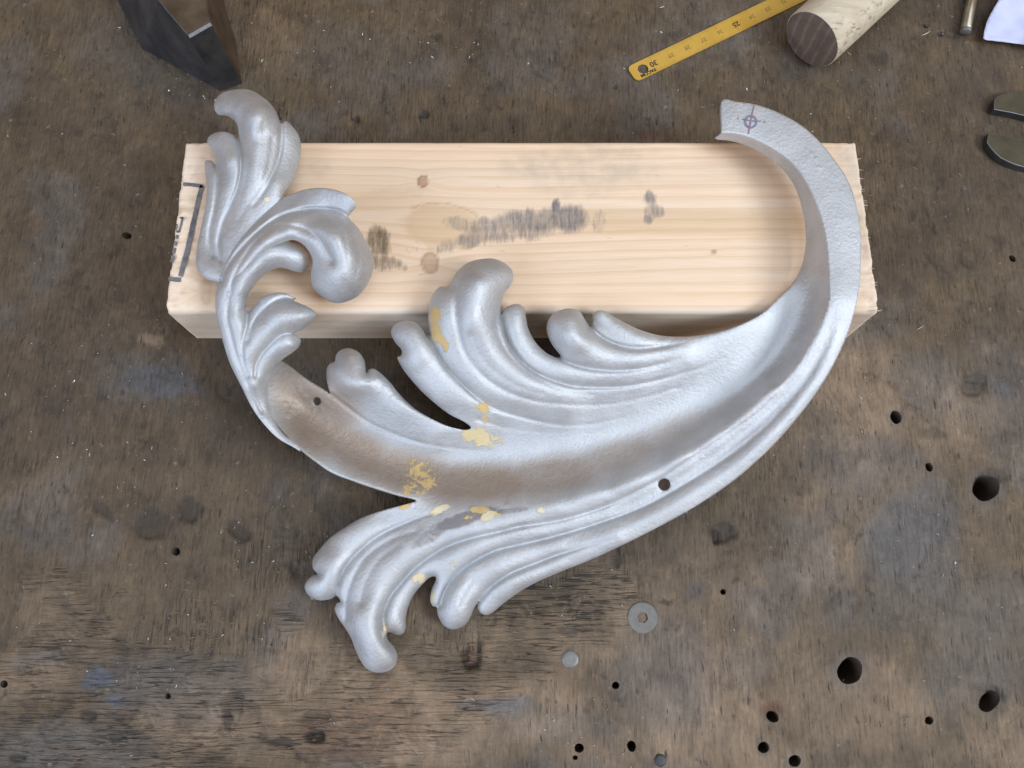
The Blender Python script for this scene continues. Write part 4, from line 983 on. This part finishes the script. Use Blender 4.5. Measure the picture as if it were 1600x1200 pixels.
def spanner():
    out = [(1554,155),(1559,150),(1566,147),(1575,144.5),(1584,143),(1600,142),(1630,142),(1665,152),(1690,172),(1702,196),(1940,214),(1940,266),(1696,246),(1672,262),(1640,266),(1620,264.5),(1600,261),(1586,257),(1574,252),(1563,246),(1555,239),(1548,231),(1542,222),(1543.5,214),(1545,207),(1568,211),(1600,219),(1625,220),(1638,205),(1630,190),(1600,180.5),(1581,176),(1553,171)]
    o = prism('open_end_spanner', out, .46, .03, M_OLIVE, None, .0003)
    o.data.materials.append(M_DARKSTEEL); o.data.materials.append(M_EDGE)
    for p in o.data.polygons:
        if p.normal.z < .3: p.material_index = 1
        elif p.normal.z < .97: p.material_index = 2
    tag(o, 'olive brown open ended spanner, two jaw tips reaching in from the right edge', 'spanner')
spanner()

def stake():
    root = empty('steel_stake_block', at(300, 20, 0)); tag(root, 'dark steel stake block with worn brown face in the top left corner', 'steel block')
    H = 4.3
    top = [(246,-1),(295,57),(330,37),(322,-8),(300,-60),(215,-45)]
    T = at_np([p[0] for p in top], [p[1] for p in top], H)
    foot = [(222,76),(345,142),(378,130),(368,62),(340,-30),(172,-22)]
    Bo = at_np([p[0] for p in foot], [p[1] for p in foot], .02)
    bm = bmesh.new(); c = T.mean(0)
    ins = [bm.verts.new((c[0] + (p[0] - c[0]) * .955, c[1] + (p[1] - c[1]) * .955, H * .01)) for p in T]
    tv = [bm.verts.new(p - np.array((0, 0, .0012))) for p in T]; bv = [bm.verts.new(p) for p in Bo]; n = len(tv)
    f = bm.faces.new(ins); fs = []; ed = []
    for i in range(n):
        ed.append(bm.faces.new((ins[i], ins[(i + 1) % n], tv[(i + 1) % n], tv[i]))); bm.faces.new((tv[i], tv[(i + 1) % n], bv[(i + 1) % n], bv[i]))
    bm.faces.new(bv[::-1])
    f.material_index = 1
    for e in ed: e.material_index = 2
    bm.normal_update(); 
    o = bm_obj('stake_body', bm, M_DARKSTEEL, root); o.data.materials.append(M_WORNSTEEL); o.data.materials.append(M_EDGE)
    # brown flank on the right
    for p in o.data.polygons:
        if p.normal.x > .5 and p.normal.z < .6: p.material_index = 1
stake()

# splinters, grit, filings
def splinter(u, v, ang, L, wd, name, mat, label, cat, group=None, bend=.15):
    c = at(u, v, 0); d = Vector((math.cos(ang), math.sin(ang), 0)); s = Vector((-d.y, d.x, 0)); bm = bmesh.new(); R = []
    for t in (-.5, -.2, .15, .5):
        w_ = wd * (1 - (abs(t) * 1.7) ** 2 * .8); p = c + d * t * L + s * bend * L * t * t + Vector((0, 0, .0006 + abs(t) * .0004))
        R.append([bm.verts.new(p + s * w_), bm.verts.new(p + Vector((0, 0, w_ * .8))), bm.verts.new(p - s * w_), bm.verts.new(p - Vector((0, 0, w_ * .6)))])
    for a, b in zip(R, R[1:]):
        for i in range(4): bm.faces.new((a[i], a[(i + 1) % 4], b[(i + 1) % 4], b[i]))
    bm.faces.new(R[0]); bm.faces.new(R[-1][::-1])
    return tag(bm_obj(name, bm, mat), label, cat, group)
splinter(1446, 54, .50, .0056, .00022, 'wood_splinter', M_SPLINTER, 'curved pale splinter between the wooden handle and the steel rod', 'splinter')
splinter(1034, 12.5, .38, .0028, .00022, 'wood_splinter', M_SPLINTER, 'short white splinter above the yellow rule at the top edge', 'splinter')
splinter(1326, 85, -.8, .0026, .00016, 'wood_splinter', M_SPLINTER, 'tiny splinter beside the lower corner of the wooden handle', 'splinter')
splinter(1437, 513, .5, .0040, .00013, 'wood_splinter', M_SPLINTER, 'thin straw coloured splinter right of the lower end of the pine block', 'splinter')
def burr(u, v, r, label, seed):
    bm = bmesh.new(); bmesh.ops.create_icosphere(bm, subdivisions=2, radius=r); rnd = random.Random(seed); c = at(u, v, r * 80)
    for vv in bm.verts: vv.co = vv.co * (1 + (rnd.random() - .5) * .55) + c
    tag(bm_obj('steel_burr', bm, M_BURR), label, 'metal burr')
burr(1448, 40, .0011, 'dark metal crumb above the curved pale splinter', 1); burr(1472, 53, .0011, 'dark metal crumb right of the curved pale splinter', 2)

def fibres():
    rnd = random.Random(5); bm = bmesh.new()
    zones = [(870,940,110,40),(930,900,60,30),(800,1000,60,30),(250,1150,180,30),(460,1130,90,40),(330,1000,110,50),(560,1110,80,40),(120,1180,100,20),(720,1020,60,30)]
    for i in range(420):
        zx = rnd.choice(zones); u = rnd.gauss(zx[0], zx[2] * .6); v = rnd.gauss(zx[1], zx[3] * .6)
        c = at(u, v, 0); a = rnd.gauss(.05, .12); L = .002 + .006 * rnd.random() ** 2; w_ = .00010 + .00016 * rnd.random(); d = Vector((math.cos(a), math.sin(a), 0)); s_ = Vector((-d.y, d.x, 0))
        p0 = c - d * L / 2 + Vector((0, 0, -.0002)); p1 = c + d * L / 2 + Vector((0, 0, .0001 + .0004 * rnd.random())); m_ = c + Vector((0, 0, .0002)) + s_ * (rnd.random() - .5) * .0006
        vs = [bm.verts.new(p0), bm.verts.new(m_ + s_ * w_), bm.verts.new(m_ - s_ * w_), bm.verts.new(m_ - Vector((0, 0, w_ * 2))), bm.verts.new(p1)]
        for f in ((0, 1, 2), (0, 2, 3), (0, 3, 1), (4, 2, 1), (4, 3, 2), (4, 1, 3)): bm.faces.new([vs[q] for q in f])
    o = bm_obj('torn_wood_fibres', bm, mat_simple('lifted_bench_fibre', (.085, .058, .036), (.20, .14, .09), .8, 0., 60)); o['kind'] = 'stuff'; o['label'] = 'torn splintery fibres lifting from the worn bench wood'
fibres()
def filings():
    rnd = random.Random(11); bm = bmesh.new()
    clusters = [(250,130,170,110),(560,70,160,70),(700,60,90,60),(1100,90,160,60),(300,700,200,160),(420,850,120,90),(120,620,120,160),(900,1150,80,40),(1270,620,140,80),(1350,150,180,110),(180,1000,160,100),(520,900,60,60),(1480,850,100,90),(900,950,120,60),(350,1000,120,80)]
    pts = []
    for i in range(760):
        if rnd.random() < .75:
            c = rnd.choice(clusters); u = rnd.gauss(c[0], c[2] * .55); v = rnd.gauss(c[1], c[3] * .55)
        else: u = rnd.uniform(-20, 1620); v = rnd.uniform(-20, 1220)
        s = .00012 + .00030 * rnd.random() ** 3.0
        if rnd.random() < .05: s = .00045 + .00025 * rnd.random()
        pts.append((u, v, s))
    pts += [(1269,205,.0007),(490,80,.0006),(335,56,.0006),(195,258,.0005),(318,150,.0005),(264,141,.0005),(975,107,.0004),(1073,800,.0005)]
    for (u, v, s) in pts:
        c = at(u, v, .03); a = rnd.random() * 6.28; st = 1 + 1.8 * rnd.random() ** 2
        vs = []
        for k in range(4):
            b = a + k * math.pi / 2; rx = s * (st if k % 2 == 0 else .7)
            vs.append(bm.verts.new(c + Vector((rx * math.cos(b), rx * math.sin(b), (rnd.random() - .5) * s * .8))))
        t = bm.verts.new(c + Vector((0, 0, s * .9))); b_ = bm.verts.new(c - Vector((0, 0, s * .5)))
        for k in range(4): bm.faces.new((vs[k], vs[(k + 1) % 4], t)); bm.faces.new((vs[(k + 1) % 4], vs[k], b_))
    o = bm_obj('metal_filings', bm, M_CHIP); o['kind'] = 'stuff'
    o['label'] = 'tiny bright metal filings scattered over the bench'
filings()
